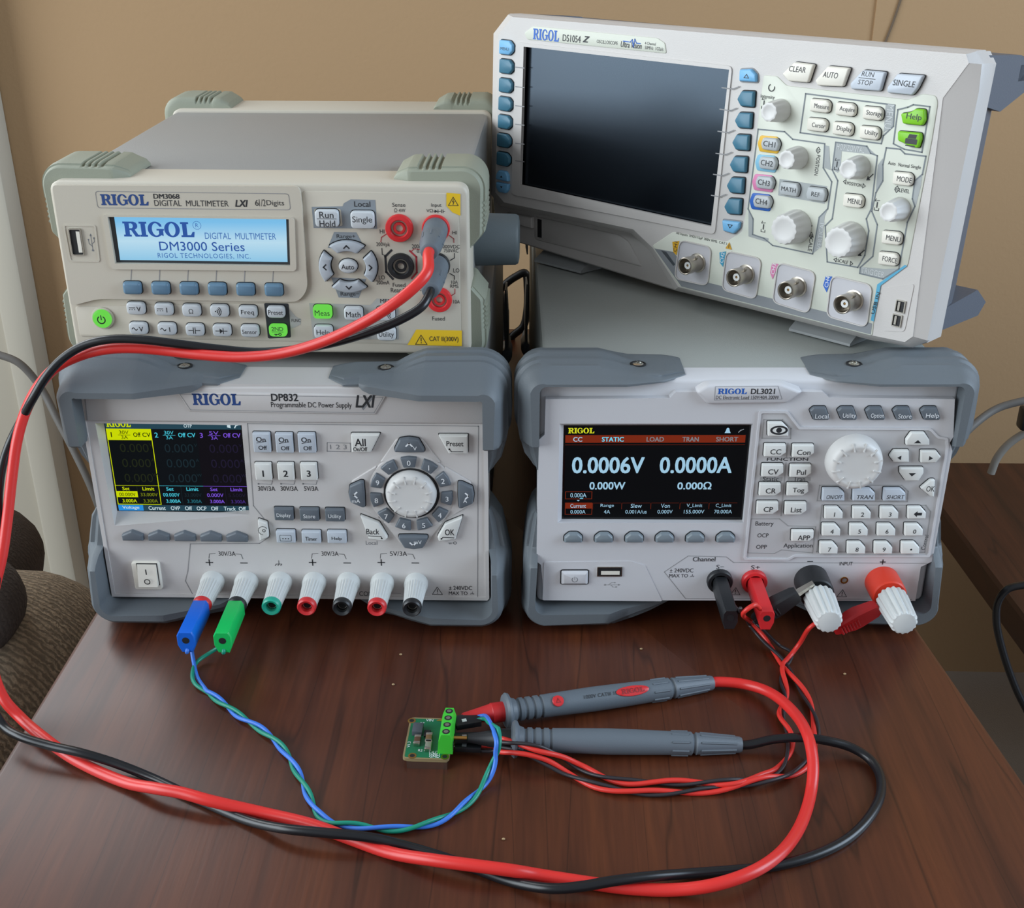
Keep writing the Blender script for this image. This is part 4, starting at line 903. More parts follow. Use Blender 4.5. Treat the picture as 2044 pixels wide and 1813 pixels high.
pr.box(M_ink, 'FUNCTION', 1531, 914, 1613, 920, bold=.006); pr.pxpoly(fr_, [(1518, 953), (1562, 953), (1561, 961), (1516, 961)]); pr.pxpoly(fr_, [(1574, 953), (1618, 953), (1617, 961), (1572, 961)])
pr.box(M_ink, 'Static', 1523, 952, 1554, 961, bold=0, y=yC-.00018); pr.box(M_ink, 'Tran', 1584, 952, 1607, 961, bold=0, y=yC-.00018)
pr.pxline(fr_, [(1573, 885), (1570, 912)], .0006); pr.pxline(fr_, [(1569, 924), (1559, 1030)], .0006)
pr.pxline(fr_, [(1500, 1036), (1556, 1036), (1573, 1050), (1628, 1052), (1622, 1104), (1560, 1098), (1546, 1105), (1493, 1104)], .0004, True)
for t, u, v, w_ in (('Battery', 1526, 1046, 36), ('OCP', 1523, 1069, 22), ('OPP', 1520, 1092, 21)): pr.box(M_ink, t, u-w_/2, v-(5 if t == 'Battery' else 4), u+w_/2, v+(6 if t == 'Battery' else 4), bold=.003)
hexk(1603, 1071, [(-22, -11), (22, -11), (21, 4), (12, 11), (-23, 11)], M_wkey, lambda p, x, z: p.text(M_ink, 'APP', x, z-.0006, h=.0030, w=.0066, bold=.006)); pr.box(M_ink, 'Application', 1564, 1085, 1622, 1096, bold=.003)
ar = [(-23, 13), (-23, 2), (-12, -13), (14, -13), (24, 2), (24, 13)]
hexk(1832, 877, ar, M_wkey, lambda p, x, z: tri(p, M_ink, x, z-.0012, .0019, 0, .5)); hexk(1820, 948, [(a, -b) for a, b in ar], M_wkey, lambda p, x, z: tri(p, M_ink, x, z-.0002, .0019, math.pi, .5))
hexk(1797, 912, [(-21, 0), (-12, -12), (18, -12), (18, 12), (-12, 12)], M_wkey, lambda p, x, z: tri(p, M_ink, x, z-.0006, .0013, math.pi/2, .8)); hexk(1858, 913, [(21, 0), (12, -12), (-19, -12), (-20, 12), (10, 12)], M_wkey, lambda p, x, z: tri(p, M_ink, x, z-.0006, .0013, -math.pi/2, .8))
hexk(1853, 976, [(-15, 0), (5, -17), (14, -17), (12, 17), (6, 17)], M_wkey, lambda p, x, z: p.text(M_ink, 'OK', x, z, h=.0032, w=.0044, bold=.003))
pr.pxline(fr_, [(1636, 969), (1800, 969), (1813, 981), (1811, 1002), (1631, 1000)], .0005, True)
for t, u, wd in (('ON/OFF', 1664, .0086), ('TRAN', 1725, .0088), ('SHORT', 1786, .0094)): hexk(u, 988, [(-21, -12), (12, -12), (22, -3), (22, 13), (-23, 13)], M_gkey, lambda p, x, z, t=t, wd=wd: p.text(M_ink, t, x, z-.0014, h=.0024, w=wd, bold=.003, shear=.15))
pr.pxline(fr_, [(1641, 1008), (1848, 1009), (1858, 1022), (1846, 1103), (1630, 1102)], .0005, True)
for r, (row, v0, us) in enumerate((('123<', 1025, (1665, 1721, 1776, 1831)), ('4560', 1059, (1660, 1715, 1770, 1825)), ('789.', 1095, (1655, 1710, 1764, 1818)))):
    for c, u in zip(row, us):
        def f(p, x, z, c=c):
            if c == '<': p.poly(M_ink, [(x-.0022, z-.0005), (x-.0003, z+.0013), (x-.0003, z+.0003), (x+.0022, z+.0003), (x+.0022, z-.0013), (x-.0003, z-.0013), (x-.0003, z-.0023)])
            elif c == '.': p.poly(M_ink, circ(x, z-.0008, .0006, 8))
            else: p.text(M_ink, c, x, z-.0008, h=.0026, bold=.006)
        hexk(u, v0, [(-18, -12), (8, -12), (18, -1), (17, 12), (-19, 12)], M_wkey, f, name='number_key')
pr.text(M_ink, 'Control', *P(1846, 1083, yC), h=.0022, w=.0092, rot=math.pi/2-.08, bold=0)
pr.build('lettering', cp)
x, z = P(1702, 917, -.001); dial(dl, x, z, .0148, .0090, M_knob, 12, y=yC)
# lower left: power key, usb
rc = rnd(FL.pl([(1086, 1122), (1258, 1120), (1287, 1128), (1322, 1200), (1083, 1198)], yF), .001)
obj('lower_field', pris(rc, yF+.0005, yF-.0003), M_dl, dl, 0)
x, z = P(1147, 1153, yF-.001); w_ = rect(x, z, .0146, .0084, .0008); obj('button_well', pris(inset(w_, -.0006), yF, yF-.0006), M_dark, dl, 0)
o = button(dl, w_, yF, yF-.0026, M_dl, .0016, 'power_button'); mark(o, FL, yF-.0026, lambda p: power_icon(p, M_inkg, x, z-.0004, .0015, .0003))
x, z = P(1217, 1142, yF-.001)
us = obj('usb_port', plate(rect(x, z, .0138, .0060, .0004), [rect(x, z, .0126, .0048, .0002)[::-1]], yF, yF-.0010), M_met, dl)
obj('port_cavity', pris(rect(x, z, .0128, .0050), yF, yF-.0006), M_dark, us, 0); obj('port_tongue', pris(rect(x+.0004, z-.0008, .0102, .0022), yF, yF-.0009), M_ikey, us, 0)
pr = Print(FL, yF-.0004); usb_icon(pr, fr_, *P(1222, 1167, yF), .0040, 0, .00025); pr.build('usb_symbol', fp)
# lower right: inputs
pr = Print(FL, yF-.0001)
pr.pxline(M_seam, [(1326, 1142), (1374, 1110), (1450, 1112), (1464, 1123), (1500, 1123), (1850, 1125)], .0003); pr.pxline(M_seam, [(1326, 1142), (1368, 1195), (1820, 1197)], .0003)
pr.box(M_ink, 'Channel', 1383, 1112, 1428, 1121, bold=.004); pr.box(M_ink, '± 240VDC', 1337, 1135, 1384, 1143, bold=.003); pr.box(M_ink, 'MAX TO', 1336, 1146, 1373, 1153, bold=.003); gnd(pr, M_ink, *P(1382, 1150, yF), .0012, .0002)
pr.box(M_ink, 'S−', 1430, 1128, 1445, 1136, bold=.003); pr.box(M_ink, 'S+', 1499, 1129, 1517, 1137, bold=.003); pr.box(M_ink, 'INPUT', 1676, 1122, 1702, 1129, bold=0)
x, z = P(1617, 1121, yF); pr.line(M_ink, [(x-.0013, z), (x+.0013, z)], .0006); x, z = P(1762, 1122, yF); pr.line(M_ink, [(x-.0013, z), (x+.0013, z)], .0006); pr.line(M_ink, [(x, z-.0013), (x, z+.0013)], .0006)
warn(pr, M_ink, *P(1468, 1181, yF), .0046); warn(pr, M_ink, *P(1681, 1185, yF), .0046)
pr.build('lettering', fp)
x, z = P(1685, 1158, yF); o = obj('test_socket', lath([(.0021, 0), (.0021, .0006), (.0014, .0006), (.0013, -.0015)], origin=(x, yF, z), n=18), M_gold, dl)
SJ = []
for u, v, m, n in ((1437, 1162, M_blk, 'black'), (1506, 1163, M_red, 'red')):
    x, z = P(u, v, -.003); SJ.append((x, z)); o = obj('sense_jack', lath([(.0071, 0), (.0071, .0026), (.0066, .0034), (.0050, .0036), (.0048, .0010)], origin=(x, yF, z), n=36), m, dl, 30); o['label'] = n+' sense jack'
LP = []
for u, v, m, n in ((1621, 1163, M_blk, 'black'), (1763, 1166, mat('orange_red_plastic', '#d83a24', .4), 'red')):
    x, z = P(u, v, -.004); LP.append((x, z))
    o = obj('load_terminal', lath([(.0094, 0), (.0094, .0075), (.0092, .0150), (.0084, .0156)], origin=(x, yF, z), n=36), m, dl, 30); o['label'] = n+' load terminal with white screw cap'
    obj('stud', lath([(.0040, .014), (.0040, .0200)], origin=(x, yF, z), n=20), M_met, o)
    obj('screw_cap', lath([(.0062, .0180), (.0082, .0184), (.0086, .0200), (.0083, .0250), (.0074, .0400), (.0068, .0416), (.0060, .0420)], origin=(x, yF, z), n=96, ribs=16, rib=(1, 5), amp=.10), M_post, o, 40)
gl2 = {k: list(v) for k, v in gT.items()}
gl2.update(rgT=[(0, 1.2), (30, 1.2), (42, .8), (48, 0)], tT=[(0, 7.4), (28, 7.4), (36, 5.4), (44, 3.5), (62, 3), (68, 2), (72, .6)], yfT=[(0, -6), (40, -6), (50, -3), (60, 0), (72, 9)], yfS=[(0, -6), (30, -6), (33, 2), (48, 4)], ofT=[(0, 1.5), (40, 1.5), (72, .5)], ofS=[(0, 5), (28, 4), (48, .5)], dinT=[(0, .4)], dinS=[(0, .4)])
gl3 = {k: list(v) for k, v in gB.items()}
gl3.update(tT=[(0, 14.9), (40, 14.9), (48, 12), (60, 9), (72, 4), (76, .8)], yfT=[(0, -8), (36, -8), (44, -3), (76, 8)], yfS=[(0, -8), (24, -7), (32, 2), (52, 4)], tS=[(0, 7.5), (22, 7.5), (32, 6.5), (44, 5), (50, 3), (52, .8)], ofS=[(0, 5), (26, 4), (52, .5)], rgS=[(0, 0)], ofT=[(0, 9), (44, 7), (76, .5)], dinT=[(0, -1.5), (44, -1), (76, .5)], dinS=[(0, -1), (30, .4)])
for sx, cx in ((1, LW), (-1, 0)):
    for sz, cz, g in ((1, LZ1, gl2), (-1, LZ0, gl3)):
        guard(dl, M_bump, (cx, cz), sx, sz, yb=.034, ridges=(.011, .021), **g)
        g2 = dict(g); g2.update(tS=[(a, b*(.2 if sx < 0 else 1)) for a, b in g['tS']], rgS=[(0, 0)], ofS=[(0, 1)]); guard(dl, M_bump, (cx, cz), sx, sz, y0=.440, ys=-1, **g2)
    screw(dl, cx-sx*.052, .016, LZ1+.0034)
# ------------------------------------------------------------------ oscilloscope
DSL = (.2276, .2045, .2024); DSA, DST = -.7277, -.054
FS = Face(DSL, DSA, DST); P = FS.p
ds = thing('oscilloscope', 'white four-channel oscilloscope with large dark screen standing angled on the electronic load', 'oscilloscope', DSL, DSA, DST)
yB = -.003
Oo = FS.pl([(1018, 27), (988, 66), (983, 388), (1000, 412), (1262, 466), (1299, 500), (1350, 579), (1500, 617), (1741, 679), (1822, 694), (1856, 680), (1960, 182), (1966, 127), (1950, 101)], .004)
Ci = FS.pl([(1023, 34), (994, 70), (989, 384), (1006, 404), (1264, 458), (1303, 495), (1354, 573), (1500, 609), (1742, 670), (1806, 683), (1822, 672), (1882, 196), (1934, 126), (1928, 108)], yB)
hole = FS.pl([(1047, 93), (1457, 139), (1421, 452), (1039, 369)], yB); scr = FS.pl([(1047, 90), (1459, 136), (1424, 455), (1036, 372)], 0)
bm = bmesh.new(); loops(bm, [[(x, .014, z) for x, z in Oo], [(x, .004, z) for x, z in Oo], [(x, .002, z) for x, z in inset(Oo, .0006)], [(x, yB+.0003, z) for x, z in Ci]], True, False)
fb = obj('front_bezel', bm, M_ds, ds, 28)
ff = obj('front_face', plate(Ci, [flip(hole)], yB+.0015, yB), M_ds, fb, 0)
funnel(ff, hole, scr, yB-.0008, 0, M_ds)
rg_ = rnd(FS.pl([(1031, 84), (1463, 132), (1428, 468), (1022, 388)], yB), .003)
bm = plate(rg_, [flip(hole)], yB+.0004, yB-.0008); obj('display_frame', bm, M_ds, ff, 30)
sg = obj('screen', plate(scr, [], .001, .0), mat('dark_glass', '#06070a', .22, spec=.6), ds, 0); MATS['dark_glass'].node_tree.nodes['Principled BSDF'].inputs['Specular Tint'].default_value = (.62, .80, 1, 1)
# shell behind
Bd = FS.pl([(1020, 30), (990, 68), (986, 400), (992, 462), (1040, 485), (1350, 580), (1500, 617), (1741, 679), (1822, 692), (1852, 684), (1962, 130), (1950, 104)], .014)
bm = bmesh.new(); loops(bm, [[(x, .030, z) for x, z in Bd], [(x, .0135, z) for x, z in Bd], [(x, .0125, z) for x, z in inset(Bd, .001)]])
obj('front_shell', bm, M_ds, ds, 30)
bm = bmesh.new(); xs = [x for x, _ in Bd]; xm = (min(xs)+max(xs))/2
tp = lambda k, dz: [(xm+(x-xm)*k, (z-.035)*(1-dz)+.035) for x, z in Bd]
loops(bm, [[(x, .028, z) for x, z in tp(.985, .03)], [(x, .050, z) for x, z in tp(.965, .05)], [(x, .086, z) for x, z in tp(.88, .12)], [(x, .092, z) for x, z in tp(.84, .16)]])
obj('rear_shell', bm, M_scopeback, ds, 30)
# carrying handle: bar along the top back with end blocks, and rear foot
xr = P(1962, 130, .014)[0]; zt = P(1950, 104, .014)[1]
hx0, hx1 = min(xs)+.012, xr-.002
hd = obj('handle', rbox((hx0, .064, zt-.020), (hx1, .082, zt-.004), .004), M_scopeback, ds)
for x0 in (hx0, hx1-.016):
    bm = bmesh.new(); loops(bm, [[(x0, .020, zt-.024), (x0, .020, zt-.0015), (x0, .066, zt-.003), (x0, .080, zt-.008), (x0, .080, zt-.022), (x0, .052, zt-.030)], [(x0+.016, .020, zt-.024), (x0+.016, .020, zt-.0015), (x0+.016, .066, zt-.003), (x0+.016, .080, zt-.008), (x0+.016, .080, zt-.022), (x0+.016, .052, zt-.030)]])
    obj('handle_arm', bm, M_scopeback, hd)
zb = P(1852, 684, .014)[1]
for x0 in (min(xs)+.02, xr-.036):
    bm = bmesh.new(); loops(bm, [[(x0, .022, zb+.012), (x0, .022, zb+.001), (x0, .088, zb-.0005), (x0, .096, zb+.006), (x0, .080, zb+.016)], [(x0+.030, .022, zb+.012), (x0+.030, .022, zb+.001), (x0+.030, .088, zb-.0005), (x0+.030, .096, zb+.006), (x0+.030, .080, zb+.016)]])
    obj('rear_foot', bm, M_scopeback, ds)
for pa, pb in (((1071, 519), (1155, 546)), ((1575, 658), (1696, 690))):
    a = FS.I @ onz(*pa, .1512); b = FS.I @ onz(*pb, .1512); y_ = (a.y+b.y)/2; zl = (a.z+b.z)/2
    bm = bmesh.new(); prof = [(y_, zl+.0008), (y_, zl-.0006), (y_+.05, zl-.0008), (y_+.05, zl+.010), (y_+.020, zl+.010), (y_+.012, zl+.0075)]
    loops(bm, [[(a.x, y, z) for y, z in prof], [(b.x, y, z) for y, z in prof]]); obj('front_foot', bm, mat('foot_plastic', '#8f9292', .5), ds)
# lower left recess: power key and strip
yR = .0125
sp = FS.pl([(1068, 431), (1236, 468), (1256, 482), (1283, 533), (1068, 478)], yR)
obj('lower_strip', pris(rnd(sp, .002), .014, yR-.0008, .0008), M_ds, ds)
button(ds, rnd(FS.pl([(1010, 424), (1061, 434), (1061, 457), (1010, 444)], yR-.003), .001), .014, yR-.003, M_ds, .0009, 'power_button')
obj('slot', pris(FS.pl([(1073, 437), (1081, 439), (1081, 475), (1073, 473)], yR-.0009), .012, yR-.0010), M_dark, ds, 0)
# model plate
yL = yB-.0005
lpp = rnd(FS.pl([(1064, 52), (1312, 76), (1327, 86), (1330, 107), (1052, 79), (1046, 66)], yL), .0012)
lp = obj('label_plate', pris(lpp, yB, yL, .0003), M_dsp, ds)
pr = Print(FS, yL-.0001)
pr.pxrigol(M_blue, 1064, 59, 1116, 81); pr.box(M_ink, 'DS1054', 1123, 70, 1159, 84, bold=.006); pr.box(M_ink, 'Z', 1163, 72, 1177, 85, bold=.05, shear=.4); pr.box(M_ink, 'OSCILLOSCOPE', 1191, 81, 1233, 88, bold=.003)
pr.box(M_ink, 'Ultra Vision', 1239, 84, 1281, 96, bold=.012, shear=.2); pr.pxline(M_blue, [(1244, 82), (1258, 84), (1262, 79), (1264, 95), (1267, 78), (1270, 86), (1278, 87)], .0005, y=yL-.0002)
pr.box(M_ink, '4 Channel', 1287, 84, 1309, 90, bold=.003); pr.box(M_ink, '50MHz  1GSa/s', 1287, 93, 1324, 100, bold=.003)
pr.build('lettering', lp)
# soft key columns
for k, (u, v) in enumerate(((1010, 95), (1010, 133), (1009, 171), (1008, 208), (1007, 244), (1005, 281), (1004, 318))):
    x, z = P(u, v, yB-.002); m = M_skey if k == 0 else M_tkey; w_, h_ = .0058, .0042
    p = rnd([(x-w_, z-h_), (x+w_*.5, z-h_), (x+w_, z-h_*.4), (x+w_, z+h_*.4), (x+w_*.5, z+h_), (x-w_, z+h_)], .0009)
    obj('button_well', pris(inset(p, -.0005), yB+.001, yB-.0004), M_dark, ds, 0); o = button(ds, p, yB, yB-.0026, m, .0008, 'soft_key')
    if k == 0: mark(o, FS, yB-.0026, lambda q: q.text(M_ink, 'MENU', x-.0006, z-.0008, h=.0018, bold=.003))
for v, a in ((351, 0), (375, math.pi)):
    x, z = P(1002, v, yB-.002); s = -1 if a else 1; p = rnd([(x-.0056, z-s*.0030), (x+.0056, z-s*.0030), (x+.0050, z+s*.0010), (x+.003, z+s*.0032), (x-.003, z+s*.0032), (x-.0050, z+s*.0010)], .0009)
    o = button(ds, p, yB, yB-.0026, M_skey, .0008, 'scroll_key'); mark(o, FS, yB-.0026, lambda q: tri(q, M_ink, x, z-s*.0004, .0011, a, .6))
pr = Print(FS, yB-.0009)
for v0 in (134, 173, 211, 248, 286, 321): pr.pxline(M_seam, [(1029, v0), (1046, v0+2)], .0006)
kp = [(-17, 1), (-8, -15), (17, -14), (15, 17), (-10, 15)]
for k, (u, v) in enumerate(((1487, 197), (1482, 240), (1477, 284), (1472, 328), (1466, 370), (1461, 412))):
    p = rnd(FS.pl([(u+a, v+b) for a, b in kp], yB-.0026), .0008)
    obj('button_well', pris(inset(p, -.0006), yB+.001, yB-.0004), M_dark, ds, 0); button(ds, p, yB, yB-.0026, M_tkey, .0008, 'soft_key')
    pr.pxline(M_seam, [(u-46+k, v-22), (u-24, v-19), (u-12, v-24)], .0006)
for u, v, pts, a in ((1490, 152, [(-16, 10), (-15, -13), (8, -14), (18, -3), (18, 12)], 0), (1457, 452, [(-17, -12), (19, -8), (17, 4), (6, 15), (-15, 9)], math.pi)):
    p = rnd(FS.pl([(u+c, v+d) for c, d in pts], yB-.0026), .0008); obj('button_well', pris(inset(p, -.0007), yB+.001, yB-.0004), M_seam, ds, 0)
    o = button(ds, p, yB, yB-.0026, M_skey, .0008, 'scroll_key'); x, z = P(u, v, yB-.0026)
    mark(o, FS, yB-.0026, lambda q: q.line(M_ink, [(x-.0014, z-(.0009 if not a else -.0009)), (x+.0014, z-(.0009 if not a else -.0009)), (x, z+(.0009 if not a else -.0009))], .0004, True))
pr.build('seam_line', ff)
# control face
yP = yB-.0005
G = [(1524, 150), (1551, 152), (1570, 171), (1813, 199), (1841, 187), (1868, 191), (1872, 205), (1860, 280), (1812, 530), (1757, 568), (1744, 640), (1741, 671), (1500, 609), (1357, 573), (1301, 491), (1343, 463), (1450, 483), (1481, 462), (1493, 400)]
cp = obj('control_face', pris(rnd(FS.pl(G, yP), .0015), yB+.0005, yP, .0003), M_dsp, ds)
pr = Print(FS, yP-.0001)
pr.pxpoly(M_dsg, [(1360, 572), (1500, 607), (1738, 668), (1741, 646), (1500, 586), (1384, 557)]); pr.pxpoly(M_dsg, [(1360, 572), (1384, 557), (1344, 503), (1306, 496)])
pr.pxpoly(mat('slate_dark_print', '#4d565c', .5), [(1319, 500), (1330, 503), (1348, 528), (1344, 531)])
pr.pxpoly(mat('sky_print', '#4fa3c4', .5), [(1811, 531), (1758, 570), (1744, 642), (1738, 640), (1751, 568), (1806, 529)])
dsl = mat('outline_print', '#6f777c', .5); tab = mat('tab_print', '#9fa4a4', .5)
y2 = yP-.00016; y3 = yP-.00022
# grey tabs under the outlines
pr.pxpoly(tab, [(1768, 206), (1786, 209), (1783, 253), (1764, 264)]); pr.pxpoly(tab, [(1646, 290), (1655, 292), (1658, 340), (1645, 335)]); pr.pxpoly(tab, [(1668, 284), (1730, 292), (1748, 309), (1680, 302), (1678, 338), (1672, 345), (1661, 338)])
pr.pxpoly(tab, [(1762, 316), (1762, 360), (1748, 384), (1752, 330)]); pr.pxpoly(tab, [(1841, 348), (1826, 361), (1822, 396), (1828, 412), (1838, 372)]); pr.pxpoly(tab, [(1494, 420), (1503, 437), (1502, 468), (1534, 476), (1533, 484), (1494, 472)]); pr.pxpoly(tab, [(1652, 418), (1635, 434), (1623, 506), (1640, 492), (1646, 432)])
pr.pxpoly(tab, [(1717, 533), (1765, 537), (1794, 536), (1762, 557), (1716, 546)])
pr.pxpoly(tab, [(1556, 357), (1651, 372), (1646, 407), (1553, 390)])
for pts in ([(1608, 187), (1786, 210), (1783, 252), (1763, 271), (1759, 287), (1597, 265)], [(1513, 258), (1566, 263), (1582, 278), (1646, 287), (1643, 335), (1660, 363), (1652, 417), (1635, 434), (1622, 507), (1542, 490), (1525, 476), (1502, 468), (1503, 437), (1493, 417)],
            [(1668, 284), (1730, 292), (1738, 306), (1751, 311), (1739, 417), (1729, 437), (1734, 461), (1726, 510), (1712, 534), (1651, 523), (1647, 451), (1661, 437), (1672, 361), (1661, 339)],
            [(1769, 295), (1797, 298), (1806, 307), (1848, 312), (1841, 348), (1826, 361), (1821, 397), (1826, 412), (1811, 444), (1794, 537), (1762, 557), (1716, 546), (1717, 534), (1742, 512), (1751, 449), (1740, 422), (1748, 385), (1762, 361), (1762, 329)],
            [(1792, 219), (1812, 214), (1823, 209), (1856, 213), (1840, 304), (1805, 298), (1783, 287)]):
    pr.pxline(dsl, pts, .0007, True, y=y2)
def tr(t, u, v, h, w_=None, m=None, rot=0, bold=.003): x, z = P(u, v, y3); pr.text(m or M_ink, t, x, z, h=h, w=w_, rot=rot, bold=bold, y=y3)
H = -math.pi/2
tr('MENU', 1775, 233, .0036, .0115, mat('tab_text', '#c5c9c9', .5), H); tr('HORIZONTAL', 1698, 296, .0028, .0155, MATS['tab_text']); tr('TRIGGER', 1742, 544, .0030, .0130, MATS['tab_text']); tr('VERTICAL', 1638, 470, .0026, .0150, MATS['tab_text'], -H)
tr('Intensity', 1532, 194, .0024, .0085); tr('Auto', 1780, 326, .0017, .0040); tr('Normal', 1804, 330, .0017, .0058); tr('Single', 1828, 334, .0021, .0052); tr('LEVEL', 1805, 381, .0019, .0054); tr('POSITION', 1705, 368, .0017, .0082); tr('SCALE', 1682, 522, .0018, .0062); tr('POSITION', 1631, 330, .0020, .0105, rot=H); tr('SCALE', 1618, 486, .0022, .0085, rot=H)
tr('All Inputs 1MΩ//15pF 300V RMS  CAT I', 1399, 476, .0019, .0350)
for u, v in ((1790, 378), (1633, 300), (1619, 470)): x, z = P(u, v, y3); pr.line(M_ink, [(x-.0011, z+.0003), (x+.0011, z+.0003), (x, z+.0016)], .0003, True, y=y3); pr.line(M_ink, [(x-.0011, z-.0003), (x+.0011, z-.0003), (x, z-.0016)], .0003, True, y=y3)
for u, v, k in ((1688, 363, -1), (1722, 371, 1), (1669, 519, -1), (1697, 526, 1)): x, z = P(u, v, y3); pr.line(M_ink, [(x, z+.0011), (x, z-.0011), (x+k*.0014, z)], .0003, True, y=y3)
for u, v in ((1733, 357), (1716, 508), (1612, 459)): x, z = P(u, v, y3); pr.line(M_ink, [(x+.0022, z+.0026), (x, z)], .0005, y=y3); pr.poly(M_ink, [(x-.001, z-.001), (x+.0012, z-.0006), (x-.0004, z+.0014)], y=y3)
for u, v in ((1671, 325), (1524, 450), (1751, 406), (1525, 203)): x, z = P(u, v, y3); pr.line(M_ink, [(x-.001, z+.0022), (x-.0014, z+.001), (x+.001, z+.0016)], .0003, y=y3); pr.line(M_ink, [(x, z+.0004), (x, z-.002)], .0006, y=y3); pr.line(M_ink, [(x-.0012, z-.0024), (x-.0012, z-.0036), (x+.0012, z-.0036), (x+.0012, z-.0024)], .0003, y=y3)
x, z = P(1540, 175, y3); pr.line(M_ink, [(x+.0018*math.cos(a), z+.0018*math.sin(a)) for a in [2.2+4.4*i/10 for i in range(11)]], .0005, y=y3)
x, z = P(1455, 491, y3); pr.poly(mat('amber_print', '#c9992a', .5), [(x-.0022, z-.0018), (x+.0022, z-.0018), (x, z+.0022)], y=y3); pr.line(M_ink, [(x, z+.0008), (x, z-.001)], .0003, y=y3-.0001)
pr.build('lettering', cp)
# keys
def sk(pts, m, t=None, h=.003, wd=None, name='button', d=.0028, shear=0., dz=0., tfn=None): 
    f = tfn or ((lambda p, x, z: p.text(M_ink, t, x, z+dz, h=h, w=wd, bold=.004, shear=shear)) if t else None)
    return pk(ds, FS, pts, m, d=d, ch=.0007, name=name, tfn=f, r=.0010, y0=yP)
sk([(1560, 148), (1585, 124), (1624, 129), (1612, 165), (1573, 162)], M_ikey, 'CLEAR', .0028, .0096, shear=.15, dz=.0018); sk([(1626, 161), (1652, 132), (1695, 136), (1682, 173), (1631, 171)], M_ikey, 'AUTO', .0028, .0084, shear=.15, dz=.0012)
def rs(p, x, z): p.text(M_ink, 'RUN', x+.0008, z+.0034, h=.0023, bold=.003, shear=.15); p.line(M_ink, [(x-.0038, z+.0014), (x+.0050, z+.0014)], .0003); p.text(M_ink, 'STOP', x, z-.0006, h=.0023, bold=.003, shear=.15)
sk([(1696, 167), (1722, 140), (1767, 144), (1756, 182), (1698, 178)], M_gkey, tfn=rs); sk([(1770, 175), (1791, 147), (1843, 151), (1831, 176), (1820, 190), (1770, 185)], M_gkey, 'SINGLE', .0028, .0116, shear=.15, dz=.0010)
mk = [(-20, 11), (-18, -14), (15, -11), (21, -4), (19, 11), (14, 15)]
def mkey(t, u, v, h, wd, m=None): sk([(u+a, v+b) for a, b in mk], m or M_ikey, t, h, wd)
for t, u, v, h, wd in (('Measure', 1635, 211, 0.0023, 0.0084), ('Acquire', 1686, 218, 0.0028, 0.0086), ('Storage', 1740, 226, 0.0030, 0.0087), ('Cursor', 1629, 249, 0.0023, 0.0077), ('Display', 1680, 257, 0.0030, 0.0084), ('Utility', 1734, 265, 0.0029, 0.0072), ('MODE', 1800, 357, .0026, .0078), ('MENU', 1701, 401, .0026, .0078), ('MENU', 1778, 475, .0026, .0078), ('FORCE', 1771, 517, .0026, .0080)): mkey(t, u, v, h, wd)
sk([(1797, 227), (1817, 224), (1827, 217), (1845, 219), (1846, 240), (1840, 251), (1801, 247)], M_grnk, 'Help', .0035, .0078, dz=-.0006)
def prn(p, x, z): p.poly(M_ink, rnd(rect(x+.001, z-.0004, .0062, .0026), .0005)); p.poly(M_ink, [(x-.0012, z+.001), (x+.0032, z+.001), (x+.0036, z+.003), (x-.0004, z+.003)]); p.line(M_ink, [(x-.0014, z-.0026), (x+.0030, z-.0026)], .0006)
sk([(1791, 262), (1837, 266), (1838, 277), (1832, 296), (1814, 293), (1803, 286), (1791, 281)], M_grnk, tfn=prn)
for t, u, v, c in (('CH1', 1536, 288, '#e0b23c'), ('CH2', 1531, 326, '#7fb6cf'), ('CH3', 1525, 365, '#d27fa8'), ('CH4', 1520, 403, '#2f62b4')):
    hx = [(-23, -2), (-17, -18), (17, -15), (23, 0), (17, 19), (-19, 14)]
    obj('channel_ring', pris(rnd(FS.pl([(u+a, v+b) for a, b in hx], yP), .001), yP, yP-.0008, .0003), mat('ring_'+t.lower(), c, .45), ds)
    sk([(u+a*.8, v+b*.74) for a, b in hx], mat('dove_key', '#b3b8ba', .4), t, .0029, .0074, d=.0030)
for t, u, v in (('MATH', 1574, 378), ('REF', 1628, 388)): sk([(u-20, v+1), (u-16, v-15), (u+17, v-11), (u+20, v), (u+16, v+15), (u-17, v+11)], MATS['dove_key'], t, .0023, None, d=.0028)
def knob(u, v, r0, r1, L_, ribs):
    x, z = P(u, v, yP-.002)
    o = obj('knob', lath([(r0*.98, 0), (r0, .0006), (r0*.97, L_*.35), (r1*1.02, L_*.9), (r1*.96, L_*.98), (r1*.80, L_), (r1*.62, L_*.985), (r1*.45, L_*.95)], origin=(x, yP, z), n=72, ribs=ribs, rib=(2, 4), amp=.07), M_knob, ds, 40)
for u, v in ((1555, 221), (1590, 315), (1712, 334), (1792, 418)): knob(u, v, .0060, .0050, .0125, 10)
for u, v in ((1586, 453), (1694, 478)): knob(u, v, .0092, .0080, .0135, 14)
